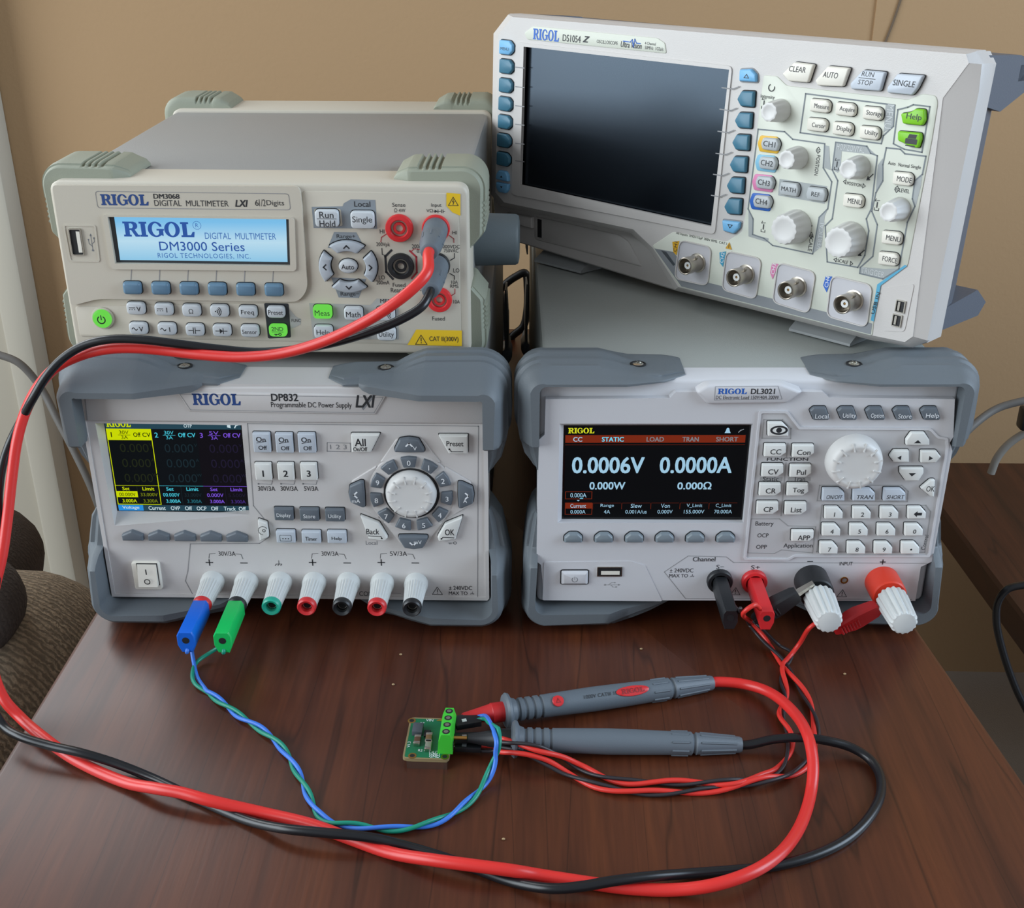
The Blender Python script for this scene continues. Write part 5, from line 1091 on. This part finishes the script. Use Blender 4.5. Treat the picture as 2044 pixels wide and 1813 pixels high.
# inputs
for k, (w_, (u, v), c, tg) in enumerate((([(1359, 480), (1420, 494), (1413, 569), (1349, 555)], (1391, 525), '#d9a520', [(1342, 483), (1356, 481), (1350, 510), (1344, 503)]), ([(1452, 502), (1520, 517), (1509, 596), (1443, 577)], (1488, 548), '#3f98b8', [(1436, 504), (1449, 502), (1443, 533), (1437, 525)]),
                                     ([(1555, 525), (1628, 544), (1615, 624), (1544, 602)], (1591, 573), '#cf7aa4', [(1541, 526), (1554, 527), (1542, 558), (1537, 544)]), ([(1662, 551), (1741, 570), (1730, 652), (1652, 630)], (1703, 600), '#2a63bd', [(1648, 552), (1661, 552), (1650, 584), (1643, 570)]))):
    q = rnd(FS.pl(w_, yP), .004, 6); o = obj('input_well', plate(inset(q, -.0006), [flip(q)], yB, yP-.0010), M_ds, ds, 30); obj('well_floor', pris(q, yB, yP-.0003), mat('well_plastic', '#c3c2c6', .4), o, 0)
    pr = Print(FS, yP-.0003); pr.pxpoly(mat('tag_%d' % k, c, .5), tg); x, z = P(sum(a for a, _ in tg)/4, sum(b for _, b in tg)/4, yP); pr.text(M_white if k else M_ink, 'CH%d' % (k+1), x+.0003, z+.0006, h=.0022, w=.0060, rot=math.pi/2-.05, bold=0, y=yP-.0004); pr.build('channel_tag', cp)
    x, z = P(u, v, yP-.001)
    b = obj('bnc_connector', lath([(.0056, 0), (.0056, .0008), (.0048, .0010), (.0048, .0080), (.0050, .0084), (.0050, .0130), (.0046, .0133), (.0042, .0130), (.0042, .0040)], origin=(x, yP, z), n=32), M_nick, ds, 35)
    obj('insulator', lath([(.0021, .003), (.0021, .0105), (.0008, .0105), (.0007, .0080)], origin=(x, yP, z), n=20), M_wkey, b); obj('pin', lath([(.0006, .003), (.0006, .0098), (.0002, .0101)], origin=(x, yP, z), n=10), M_gold, b)
    for a in (.6, .6+math.pi): obj('bayonet_pin', lath([(.0009, .0040), (.0009, .0060), (.0006, .0064)], origin=(x, yP-.0065, z), axis=(math.sin(a), 0, math.cos(a)), n=10), M_nick, b)
pr = Print(FS, yP-.0003); x, z = P(1748, 605, yP); pr.text(M_ink, 'USB IN', x, z, h=.0018, w=.012, rot=math.pi/2-.12, bold=0, y=yP-.0004); pr.build('lettering', cp)
us = obj('usb_recess', pris(rnd(FS.pl([(1766, 575), (1826, 566), (1806, 662), (1762, 660)], yB), .002), yB+.001, yB-.0004), M_ds, ds, 0)
for u, v in ((1797, 612), (1790, 640)):
    x, z = P(u, v, yB-.001); c = math.cos(.15); uo = obj('usb_port', plate(rect(x, z, .0052, .0066, .0004), [flip(rect(x, z, .0042, .0056, .0002))], yB, yB-.0014), M_met, ds); obj('port_cavity', pris(rect(x, z, .0043, .0057), yB, yB-.0006), M_dark, uo, 0); obj('port_tongue', pris(rect(x-.0008, z, .0012, .0046), yB, yB-.0012), M_met, uo, 0)
# ------------------------------------------------------------------ test leads
def wpts(a, b):
    """a: (pixel u, v, world y) in the air; b: (u, v, z) on or over the table"""
    return [ony(*p) for p in a], [onz(*p) for p in b]
def W(F, x, y, z): return F.M @ Vector((x, y, z))
def axis_of(F): return (F.M.to_3x3() @ Vector((0, -1, 0))).normalized()
M_pgrey = mat('probe_grey', '#5f6870', .5, bump=.15, bscale=1800)
def lead(name, label, mc, r, jack, start, air, tab, p_end, p_front, mt, red):
    t = thing(name, label, 'test lead', (.2, -.1, 0)); O = Vector((.2, -.1, 0))
    x, z = jack; a = W(FM, x, -.0030, z); ax = (axis_of(FM)+Vector((0, 0, -.06))).normalized()
    pg = obj('plug', lath([(.0062, 0), (.0062, .010), (.0060, .0105), (.0058, .017), (.0060, .0175), (.0052, .028), (.0042, .034), (.0034, .0345)], origin=a-O, axis=ax, n=48), M_pgrey, t, 35)
    bm = bmesh.new()
    q = Vector((0, 0, 1)).rotation_difference(ax).to_matrix()
    for k in range(8):
        an = 2*math.pi*k/8; d = q @ Vector((math.cos(an), math.sin(an), 0)); tube(bm, [a-O+ax*.0175+d*.0056, a-O+ax*.023+d*.0052], .0007, 6)
    obj('grip_rib', bm, M_pgrey, pg)['kind'] = 'stuff'
    e = a+ax*.0345
    A, B = wpts(air, tab)
    fr, bk = onz(*p_front), onz(*p_end); dr = (fr-bk).normalized()
    path = [e-ax*.004, e+ax*.004]+A+B+[bk-dr*.003, bk+dr*.004]
    obj('cable', tub([p-O for p in path], r, 8, 14), mc, t, 60)
    L_ = (fr-bk).length
    prof = [(.0034, 0), (.0038, .001), (.0052, .0215), (.0054, .022), (.0046, .0228), (.0046, .0236), (.0056, .0244), (.0056, .034), (.0060, .050), (.0062, L_*.6), (.0057, L_-.018)]
    for k in range(4): prof += [(.0057, L_-.017+.004*k), (.0050, L_-.0165+.004*k), (.0050, L_-.0155+.004*k), (.0057, L_-.015+.004*k)]
    prof += [(.0064, L_-.001), (.0086, L_), (.0090, L_+.0012), (.0080, L_+.0024), (.0052, L_+.003)]
    pb = obj('probe_body', lath(prof, origin=bk-O, axis=dr, n=40), M_pgrey, t, 32)
    obj('nose_cone', lath([(.0050, L_), (.0050, L_+.009), (.0046, L_+.0095), (.0020, L_+.0235), (.0012, L_+.024)], origin=bk-O, axis=dr, n=28), mt, t, 35)
    obj('tip', lath([(.0009, L_+.02), (.0009, L_+.0335), (.0002, L_+.0365)], origin=bk-O, axis=dr, n=14), M_gold, t)
    side = dr.cross(Vector((0, 0, 1))).normalized(); q2 = Vector((0, 0, 1)).rotation_difference(dr).to_matrix()
    bm = bmesh.new()
    for s0, s1, r0, r1 in ((.003, .020, .0038, .0050), (.026, .034, .0055, .0055)):
        for k in range(8):
            an = 2*math.pi*k/8; d = q2 @ Vector((math.cos(an), math.sin(an), 0)); tube(bm, [bk-O+dr*s0+d*r0, bk-O+dr*s1+d*r1], .0006, 6)
    obj('grip_rib', bm, M_pgrey, pb)['kind'] = 'stuff'
    if red:
        up = Vector((0, -.62, .78)); up = (up-dr*up.dot(dr)).normalized(); ex = -dr; ez = up.cross(ex) if up.cross(ex).y < 0 else ex.cross(up)
        ez = (ex.cross(up)); ez = ez if ez.y > 0 else -ez
        def patch(nm, s, w_, h_, m, fn=None):
            c = bk+dr*s; R0 = .0063; bm = bmesh.new(); n = 24; P_ = lambda a_, b_, k: c-O+ex*a_+(up*math.cos(b_/R0)+ez*math.sin(b_/R0))*(R0+k)
            rings = [[P_(w_*f*math.cos(2*math.pi*i/n), h_*f*math.sin(2*math.pi*i/n), kk) for i in range(n)] for f, kk in ((1, -.0012), (1, .0001), (.92, .0003), (.5, .0003))]
            loops(bm, rings); o = obj(nm, bm, m, pb, 30)
            if fn:
                V, F = fn; me = bpy.data.meshes.new('marking'); me.from_pydata([P_(a_, b_, .00042) for a_, b_ in V], [], F); obj('marking', me, mat('dark_red_print', '#8d1c20', .5), o, 0)
            return P_
        V, F = LOGO; patch('logo_patch', .046, .0088, .0027, M_red, ([(-.0062+.0124*a_, -.0012+.0024*b_) for a_, b_ in V], F))
        patch('warning_patch', L_-.024, .0029, .0029, M_red, ([(-.0014, -.0010), (.0014, -.0010), (0, .0015), (-.0008, -.0006), (.0008, -.0006), (0, .0009)], [(0, 1, 4, 3), (1, 2, 5, 4), (2, 0, 3, 5)]))
        V, F = glyph_c('1000V CATIII 10A', 0, 0, 1.); x1 = max(p[0] for p in V); c = bk+dr*(L_*.57); me = bpy.data.meshes.new('lettering')
        me.from_pydata([c-O+ex*((p[0]/x1-.5)*.0200)+(up*math.cos((p[1]-.35)*.0026/.0062)+ez*math.sin((p[1]-.35)*.0026/.0062))*.00640 for p in V], [], F); obj('lettering', me, M_ink, pb, 0)['kind'] = 'stuff'
    return t
lead('red_test_lead', 'thick red test lead looping from multimeter to grey probe with red logo', M_cred, .0027, JACK[(870, 457)], None,
     [(852, 545, -.028), (822, 578, -.034), (775, 614, -.036), (715, 650, -.034), (640, 684, -.030), (560, 706, -.025), (480, 713, -.021), (400, 708, -.017), (330, 700, -.0135), (270, 695, -.0125), (215, 697, -.012), (160, 710, -.011), (110, 735, -.012), (75, 774, -.014), (50, 824, -.020), (34, 880, -.026), (24, 950, -.033), (14, 1040, -.042), (4, 1110, -.050), (-14, 1190, -.060), (-22, 1270, -.072), (-14, 1340, -.084), (8, 1396, -.094)],
     [(40, 1432, .008), (80, 1467, .007), (150, 1517, .0040), (250, 1562, .0034), (310, 1574, .0075), (362, 1583, .0084), (420, 1599, .0075), (520, 1622, .0028), (620, 1646, .0027), (700, 1675, .0027), (780, 1703, .0027), (870, 1718, .007), (945, 1728, .0084), (1020, 1738, .007), (1080, 1748, .0028), (1170, 1762, .0027), (1250, 1773, .0027), (1340, 1777, .0030), (1420, 1768, .0070), (1500, 1742, .0084), (1555, 1706, .0066), (1597, 1650, .0030), (1619, 1580, .0034), (1623, 1525, .0090), (1614, 1474, .0138), (1584, 1422, .0100), (1535, 1382, .006), (1485, 1366, .004)],
     (1422, 1363, .0046), (1016, 1419, .0092), mat('red_nose', '#c02426', .4), True)
lead('black_test_lead', 'thick black test lead looping from multimeter to plain grey probe', M_cblk, .0022, JACK[(872, 531)], None,
     [(842, 612, -.022), (800, 638, -.025), (740, 662, -.026), (670, 683, -.023), (590, 698, -.019), (510, 703, -.015), (430, 696, -.0145), (350, 686, -.0165), (280, 678, -.0165), (215, 678, -.016), (165, 691, -.016), (125, 716, -.018), (92, 752, -.021), (66, 795, -.022), (42, 840, -.020), (20, 884, -.020), (5, 930, -.026), (-3, 990, -.034), (-1, 1070, -.044), (-5, 1140, -.054), (-20, 1240, -.070), (-26, 1335, -.090), (-16, 1410, -.106)],
     [(8, 1450, .013), (40, 1470, .012), (100, 1489, .0105), (161, 1503, .0098), (230, 1524, .006), (300, 1552, .0024), (362, 1581, .0022), (430, 1612, .0022), (500, 1640, .003), (570, 1655, .0075), (650, 1663, .0086), (730, 1671, .0075), (800, 1687, .003), (870, 1707, .0022), (945, 1733, .0022), (1020, 1760, .0022), (1100, 1774, .0062), (1160, 1770, .0078), (1218, 1760, .0086), (1290, 1751, .0072), (1380, 1744, .003), (1460, 1738, .0022), (1540, 1730, .0022), (1620, 1710, .0022), (1690, 1676, .0022), (1735, 1632, .0022), (1758, 1585, .0022), (1755, 1545, .0024), (1735, 1515, .003), (1700, 1493, .0050), (1650, 1479, .0080), (1600, 1473, .0084), (1545, 1476, .0068)],
     (1480, 1487, .0046), (1032, 1476, .0092), M_blk, False)
# ------------------------------------------------------------------ stackable plugs and thin wires
M_bplug = mat('blue_plug', '#0f62d0', .35); M_gplug = mat('green_plug', '#12b95a', .35)
M_bw = mat('blue_wire', '#3c78d8', .4); M_gw = mat('green_wire', '#128a72', .4); M_rw = mat('red_wire', '#d8342c', .4); M_kw = mat('dark_wire', '#2b282c', .45)
def plug(parent, F, x, z, y0, L_, m, w_=.0094, up=.0046, dn=.0082):
    """boxy stackable plug along local -y"""
    O = parent.matrix_world.translation
    def sec(k, y, d=0): return [W(F, x+a*k, y, z+b*k-d)-O for a, b in ((-w_*.36, up), (w_*.36, up), (w_*.5, up*.45), (w_*.5, -dn*.45), (w_*.30, -dn), (-w_*.30, -dn), (-w_*.5, -dn*.45), (-w_*.5, up*.45))]
    bm = bmesh.new(); loops(bm, [sec(.92, y0), sec(1, y0-.001), sec(1, y0-L_+.0008), sec(.9, y0-L_)])
    o = obj('plug', bm, m, parent, 30)
    obj('plug_pin', lath([(.0019, -.004), (.0019, .004)], origin=W(F, x, y0+.002, z)-O, axis=axis_of(F), n=14), M_met, o)
    obj('plug_socket', lath([(.0019, 0), (.0019, .0001), (.0015, .00012)], origin=W(F, x, y0-L_, z-.0004)-O, axis=axis_of(F), n=18), M_dark, o)
    return W(F, x, y0-L_, z-dn*.75)
def wire(name, label, mc, r, pts, m=10, group=None):
    o = thing(name, label, 'wire', (pts[0].x, pts[0].y, 0), group=group)
    return o
tb = thing('blue_wire', 'thin blue wire with blue plug, twisted with the green wire', 'wire', (.05, -.05, 0)); tg = thing('green_wire', 'thin green wire with green plug, twisted with the blue wire', 'wire', (.07, -.05, 0))
eb = plug(tb, FP, *POSTX[0], -.0266, .031, M_bplug); eg = plug(tg, FP, *POSTX[1], -.0266, .031, M_gplug)
C0 = catmull([onz(*p) for p in ((405, 1375, .002), (430, 1393, .0022), (455, 1412, .0022), (485, 1434, .0022), (522, 1457, .0022), (560, 1490, .0022), (590, 1535, .0022), (612, 1580, .0022), (632, 1621, .0022), (658, 1641, .0022), (720, 1650, .0022), (780, 1655, .0022), (840, 1649, .0022), (890, 1632, .0022), (940, 1596, .0024), (972, 1555, .0040), (988, 1515, .0100), (994, 1482, .0175), (990, 1456, .0195))], 10)
ta = twist(C0, .00115, 6.5, .4); tc_ = twist(C0, .00115, 6.5, .4+math.pi)
conn = onz(957, 1437, .0105)
for t, e, s, mid, m, dy in ((tb, eb, ta, [(381, 1290, .010), (386, 1318, .004), (393, 1350, .0016)], M_bw, .0012), (tg, eg, tc_, [(446, 1288, .010), (418, 1304, .0045), (393, 1322, .0026), (384, 1345, .0026), (390, 1366, .0028)], M_gw, -.0012)):
    O = t.matrix_world.translation
    path = catmull([e+Vector((0, .003, .001)), e+Vector((0, -.0005, -.001))]+[onz(*p) for p in mid]+[s[4]], 8)[:-1]+s[4:]
    path += catmull([s[-1], onz(977, 1442, .0170)+Vector((0, dy*.5, 0)), conn+Vector((.002, dy, .0015)), conn+Vector((-.003, dy, 0))], 6)[1:]
    obj('strand', tube(bmesh.new(), [p-O for p in path], .00105, 8), m, t, 60)
# sense and load wires
ts = [thing('red_sense_wire', 'thin red wire with red plug in the sense jack', 'wire', (.36, -.05, 0)), thing('black_sense_wire', 'thin black wire with black plug in the sense jack', 'wire', (.34, -.05, 0)),
      thing('red_load_wire', 'thin red wire ending in the red clip on the load terminal', 'wire', (.41, -.05, 0)), thing('black_load_wire', 'thin black wire ending in the black clip on the load terminal', 'wire', (.39, -.05, 0))]
ek = plug(ts[1], FL, *SJ[0], -.0040, .034, M_blk, .0082, .0042, .0080); er = plug(ts[0], FL, *SJ[1], -.0040, .034, M_red, .0082, .0042, .0080)
S0 = catmull([onz(*p) for p in ((1492, 1238, .012), (1512, 1262, .006), (1537, 1292, .003), (1562, 1322, .0024), (1590, 1362, .0022), (1614, 1402, .0022), (1627, 1440, .0022), (1629, 1478, .0022), (1614, 1520, .0022), (1582, 1545, .0022), (1530, 1556, .0045), (1470, 1570, .0024), (1400, 1579, .0022), (1330, 1583, .0022), (1260, 1581, .0022), (1190, 1568, .0022), (1132, 1545, .0022), (1090, 1522, .006), (1040, 1503, .0095), (990, 1495, .0075))], 10)
L0 = catmull([onz(*p) for p in ((1568, 1322, .0030), (1561, 1345, .0024), (1568, 1390, .0022), (1560, 1430, .0022), (1576, 1469, .0022), (1574, 1502, .0022), (1550, 1540, .0024), (1520, 1551, .0022), (1457, 1561, .0048), (1371, 1563, .0022), (1300, 1562, .0022), (1246, 1560, .0022), (1203, 1551, .0022), (1156, 1531, .0022), (1117, 1509, .007), (1070, 1493, .0125), (1000, 1478, .012))], 10)
sr, sk_ = twist(S0, .0012, 5.5, 1.2), twist(S0, .0011, 5.5, 1.2+math.pi); lr, lk = twist(L0, .0012, 5.0, .3), twist(L0, .0011, 5.0, .3+math.pi)
c1, c2 = onz(962, 1492, .005), onz(962, 1472, .0085)
def strand(t, head, body, tail, r, m):
    O = t.matrix_world.translation
    p = (catmull(head+[body[3]], 8)[:-1] if head else [])+body[3:]+catmull([body[-1]]+tail, 6)[1:]
    obj('strand', tube(bmesh.new(), [q-O for q in p], r, 8), m, t, 60)
X_ = Vector((1, 0, 0))
mr = W(FL, SJ[1][0]-.0005, -.029, SJ[1][1]+.0030)
strand(ts[0], [mr, mr+Vector((-.002, -.004, -.0005)), ony(1505, 1208, -.043), ony(1486, 1221, -.044)], sr, [c1+X_*.006+Vector((0, .001, 0)), c1+Vector((-.004, .001, 0))], .00125, M_rw)
mk_ = W(FL, SJ[0][0]+.003, -.030, SJ[0][1]+.0022)
strand(ts[1], [mk_, mk_+Vector((.002, -.004, -.001)), ony(1478, 1214, -.044)], sk_, [c1+X_*.006-Vector((0, .0012, .001)), c1+Vector((-.004, -.0012, -.001))], .0009, M_kw)
# clips on the load terminals
def clip(t, pa, pb, y, m, wd):
    O = t.matrix_world.translation; a = ony(*pa, y)-O; b = ony(*pb, y-.004)-O; d = (b-a); L_ = d.length; d.normalize(); up = Vector((0, 0, 1)); up = (up-d*up.dot(d)).normalized(); s = d.cross(up)
    bm = bmesh.new(); R = []
    for f, h0, h1, k in ((0, .0030, .0030, .0030), (.08, .0040, .0040, .0036), (.45, .0054, .0046, .0044), (.62, .0050, .0044, .0044), (.97, .0026, .0022, .0030), (1, .0020, .0018, .0024)):
        R.append([a+d*L_*f+s*x_*k+up*z_*(h0 if z_ > 0 else h1) for x_, z_ in ((-1, -.8), (-.7, -1), (.7, -1), (1, -.8), (1, .8), (.7, 1), (-.7, 1), (-1, .8))])
    loops(bm, R); o = obj('clip_boot', bm, m, t, 30)
    bm = bmesh.new()
    for k in range(7):
        c = a+d*L_*(.50+.06*k)-s*.0042; tube(bm, [c-up*.0022, c+up*.0022], .0007, 6)
    obj('grip_rib', bm, m, o)['kind'] = 'stuff'
    bm = bmesh.new(); loops(bm, [[a+d*.003+s*x_*.0022+up*z_*.0012 for x_, z_ in ((-1, -1), (1, -1), (1, 1), (-1, 1))], [a-d*.010+s*x_*.0016+up*z_*.0006 for x_, z_ in ((-1, -1), (1, -1), (1, 1), (-1, 1))]]); obj('clip_jaw', bm, M_met, t)
    return b+O
b1 = clip(ts[3], (1592, 1184), (1504, 1240), -.0205, mat('clip_black', '#202124', .5), 1); b2 = clip(ts[2], (1752, 1212), (1663, 1258), -.0205, mat('clip_red', '#b81c20', .45), 1)
b2 = b2
strand(ts[2], [ony(1668, 1254, -.030), ony(1640, 1240, -.034), ony(1618, 1252, -.036), ony(1596, 1285, -.030), onz(1580, 1306, .004)], lr, [c2+X_*.006+Vector((0, .001, 0)), c2+Vector((-.004, .001, 0))], .00125, M_rw)
strand(ts[3], [b1, b1+Vector((.004, -.004, -.002)), onz(1555, 1288, .003), onz(1580, 1303, .003), onz(1578, 1318, .0025)], lk, [c2+X_*.006-Vector((0, .0012, .001)), c2+Vector((-.004, -.0012, -.001))], .0009, M_kw)
# ------------------------------------------------------------------ small circuit board
z0 = .0042; q = [onz(811, 1433, z0+.0016), onz(902, 1433, z0+.0016), onz(903, 1516, z0+.0016), onz(811, 1515, z0+.0016)]
bc = (q[0]+q[1]+q[2]+q[3])/4; bw = (q[1].x-q[0].x+q[2].x-q[3].x)/2; bh = (q[0].y-q[3].y)
pc = thing('circuit_board', 'small green circuit board with green screw terminal block on the table', 'circuit board', (bc.x, bc.y, 0), -.03)
FB = lambda u, v, z: pc.matrix_world.inverted() @ onz(u, v, z)
def slab(pts, za, zb, ch=0.): 
    bm = bmesh.new(); pts = pts if area2(pts) > 0 else flip(pts)
    R = [[(x, y, za) for x, y in pts]]+([[(x, y, zb-ch) for x, y in pts], [(x, y, zb) for x, y in inset(pts, ch)]] if ch else [[(x, y, zb) for x, y in pts]]); loops(bm, R); return bm
edge = rnd([(-bw/2, -bh/2), (bw/2, -bh/2), (bw/2, bh/2), (-bw/2, bh/2)], .0022)
bd = obj('board', slab(edge, z0, z0+.0015), mat('tan_laminate', '#8d7c58', .5), pc, 30)
obj('solder_mask', slab(inset(edge, .0009), z0+.0014, z0+.00162), mat('green_mask', '#0f6b45', .35), bd, 0)
obj('base_strip', slab([(-bw/2+.002, -bh/2-.0003), (bw/2-.001, -bh/2-.0003), (bw/2-.001, -bh/2+.006), (-bw/2+.002, -bh/2+.006)], .0, z0), M_met, pc); obj('base_strip', slab([(-bw/2+.002, bh/2-.006), (bw/2-.001, bh/2-.006), (bw/2-.001, bh/2), (-bw/2+.002, bh/2)], .0, z0), M_met, pc)
for u, v in ((822, 1439), (823, 1509), (888, 1511), (893, 1440)):
    p = FB(u, v, z0+.0016); obj('mounting_pad', lath([(.0020, 0), (.0020, .0001), (.0012, .00012)], origin=(p.x, p.y, z0+.0016), axis=(0, 0, 1), n=20, cap1=False), M_gold, bd); obj('mounting_hole', lath([(.0012, 0), (.0012, .00006)], origin=(p.x, p.y, z0+.0016), axis=(0, 0, 1), n=14), M_dark, bd)
def chip(u, v, w_, d_, h_, m, name, caps=False):
    p = FB(u, v, z0+.0016+h_*.7); o = obj(name, rbox((p.x-w_/2, p.y-d_/2, z0+.0016), (p.x+w_/2, p.y+d_/2, z0+.0016+h_), .0003), m, bd)
    if caps:
        for s in (-1, 1): y = p.y+s*d_*.40; obj('end_cap', rbox((p.x-w_/2-.0001, y-d_*.14, z0+.0016), (p.x+w_/2+.0001, y+d_*.14, z0+.0016+h_+.0001), .0002), M_met, o)
chip(834, 1454, .0050, .0070, .0028, mat('inductor_grey', '#4b5058', .4), 'inductor'); chip(853, 1464, .0032, .0046, .0012, M_blk, 'chip')
for u, v, c in ((833, 1477, '#5b3f30'), (856, 1473, '#7a5b40'), (855, 1488, '#8b8a80')): chip(u, v, .0030, .0062, .0020, mat('capacitor'+c[1:], c, .4), 'capacitor', True)
class _B:
    pass
def bp2(V, F, o, m, z):
    me = bpy.data.meshes.new('lettering'); me.from_pydata([(x, y, z) for x, y in V], [], F); ob = obj('lettering', me, m, bd, 0); ob['kind'] = 'stuff'
for t, u, v, h, rot in (('VIN', 854, 1440, .0016, 0), ('R7', 842, 1446, .0014, 0), ('V1.3', 822, 1492, .0014, 1.57), ('C1', 834, 1486, .0014, 0), ('OUT', 860, 1504, .0016, 0), ('GND', 860, 1508, .0016, 0), ('GND', 860, 1512, .0016, 0), ('R2 C3', 838, 1500, .0014, 0)):
    V, F = glyph_c(t, 0, 0, 1.); p = FB(u, v, z0+.0018); k = h/.7; c, s = math.cos(rot), math.sin(rot)
    bp2([(p.x+(a[0]*c-a[1]*s)*k-.001, p.y+(a[0]*s+a[1]*c)*k*1.2) for a in V], F, bd, M_white, z0+.00170)
# terminal block
zt_ = z0+.0016; ht = .0112
p0 = FB(873, 1505, zt_); p1 = FB(904, 1503, zt_); tx0, tx1 = p0.x, p1.x; ty0 = min(p0.y, p1.y); far = FB(888, 1413, zt_+ht); ty1 = far.y
M_term = mat('green_terminal', '#3fc038', .4)
tbk = obj('terminal_block', None or (lambda bm: (loops(bm, [[(tx0, y, zt_), (tx1, y, zt_), (tx1, y, zt_+ht*.62), (tx1-.0012, y, zt_+ht), (tx0+.0022, y, zt_+ht), (tx0+.0006, y, zt_+ht*.62)] for y in (ty0, ty1)]), bm)[1])(bmesh.new()), M_term, pc, 20)
for k in range(4):
    y = ty1-(ty1-ty0)*(k+.5)/4; xm_ = (tx0+.0022+tx1-.0012)/2
    obj('screw_hole', lath([(.0018, 0), (.0018, .0001), (.0017, .00012)], origin=(xm_, y, zt_+ht), axis=(0, 0, 1), n=18), M_dark, tbk); bm = lath([(.0011, 0), (.0011, .00016)], origin=(xm_, y, zt_+ht), axis=(0, 0, 1), n=12); obj('terminal_screw', bm, M_met, tbk)
    obj('wire_entry', rbox((tx1-.0004, y-.0014, zt_+.0015), (tx1+.0002, y+.0014, zt_+.0050), .0001), M_dark, tbk)
# jumper housings
def housing(label, pa, pb, w_, h_, z, win):
    a, b = onz(*pa, z), onz(*pb, z); d = (b-a); L_ = d.length; yaw = math.atan2(d.y, d.x); c = (a+b)/2
    t = thing('jumper_housing', label, 'connector', (c.x, c.y, 0), yaw, group='black jumper housings at the circuit board')
    h = obj('housing', rbox((-L_/2, -w_/2, z-h_/2), (L_/2, w_/2, z+h_/2), .0003), M_blk, t)
    obj('contact_window', slab(rect(-L_*.14, -w_*.1, .0022, .0022), z+h_/2-.0002, z+h_/2+.0001), win, t, 0)
    obj('contact_pin', lath([(.0004, -.0015), (.0004, .004)], origin=(-L_/2, 0, z), axis=(-1, 0, 0), n=8), M_met, t)
    return t
housing('black jumper housing with the blue and green wires', (908, 1444), (958, 1436), .0078, .0030, .0105, M_wkey)
housing('upper black jumper housing with red and black wires', (908, 1474), (961, 1472), .0052, .0028, .0085, M_met)
housing('lower black jumper housing with red and black wires, nearest the table', (908, 1490), (961, 1492), .0052, .0028, .0048, M_inkg)
# ------------------------------------------------------------------ power cords around the instruments
def cord(name, label, P_, r, m, k=10):
    o = obj(name, tub([p-P_[0] for p in P_], r, k, 12), m, None, 60); o.location = P_[0]; tag(o, label, 'cord'); return o
M_gc = mat('grey_cord', '#6f6c68', .5)
cord('grey_power_cord', 'grey power cord curving down behind the left of the power supply', [ony(-40, 700, .50), ony(0, 709, .50), ony(38, 725, .50), ony(80, 772, .50), ony(115, 838, .49), ony(150, 905, .48), ony(185, 980, .47), ony(210, 1055, .46), ony(215, 1120, .46)], .0038, M_gc)
cord('grey_power_cord', 'upper grey cord arching at the right edge above the side table', [ony(2090, 790, .50), ony(2044, 800, .50), ony(1990, 816, .50), ony(1940, 852, .49), ony(1905, 892, .48), ony(1880, 935, .47), ony(1868, 985, .46)], .0038, M_gc)
cord('grey_power_cord', 'lower short grey cord at the right edge above the side table', [ony(2090, 850, .52), ony(2044, 866, .52), ony(2012, 888, .52), ony(1990, 915, .52), ony(1978, 945, .52)], .0040, mat('pale_cord', '#8f8b84', .5))
o = obj('cord_clip', rbox((-.004, -.008, -.013), (.016, .008, .010), .003), M_blk, None); o.location = ony(2044, 832, .51); tag(o, 'black clip holding the two grey cords at the right edge', 'clip')
cord('black_power_cord', 'black power cord hanging in a bend over the side table edge', [ony(2100, 1160, .12), ony(2044, 1168, .12), ony(2012, 1176, .12), ony(1993, 1200, .12), ony(1989, 1240, .12), ony(2003, 1305, .12), ony(2028, 1375, .12), ony(2050, 1420, .12), ony(2090, 1500, .12)], .0026, M_cblk)
cord('black_power_cord', 'black power cord looping behind the multimeter beside the oscilloscope', [ony(1000, 290, .50), ony(984, 330, .50), ony(976, 385, .50), ony(976, 450, .50), ony(985, 520, .49), ony(1000, 590, .48), ony(1010, 680, .47)], .0036, M_blk)
cord('black_power_cord', 'black knotted power cord hanging in the gap between the lower instruments', [ony(992, 588, .47), ony(1008, 568, .47), ony(1030, 552, .47), ony(1048, 545, .47), ony(1053, 575, .47), ony(1052, 620, .47), ony(1044, 652, .47), ony(1022, 672, .47), ony(1008, 700, .47)], .0036, M_blk)
# crumbs on the wood
for k, (u, v) in enumerate(((1280, 1297), (1686, 1347), (785, 1368), (1005, 1677), (800, 1308))):
    bm = blob(bmesh.new(), (0, 0, .0005), (.0008, .0006, .0005), 2, 8, 6); o = obj('crumb', bm, mat('crumb_tan', '#a98f6a', .8), None); o.location = onz(u, v, 0)
    tag(o, ['tan crumb on the table in front of the electronic load', 'pale crumb on the table right of the red cable loop', 'pale crumb on the table left of the circuit board', 'pale crumb near the twisted blue and green wires', 'pale crumb in front of the power supply posts'][k], 'crumb', 'crumbs on the table')
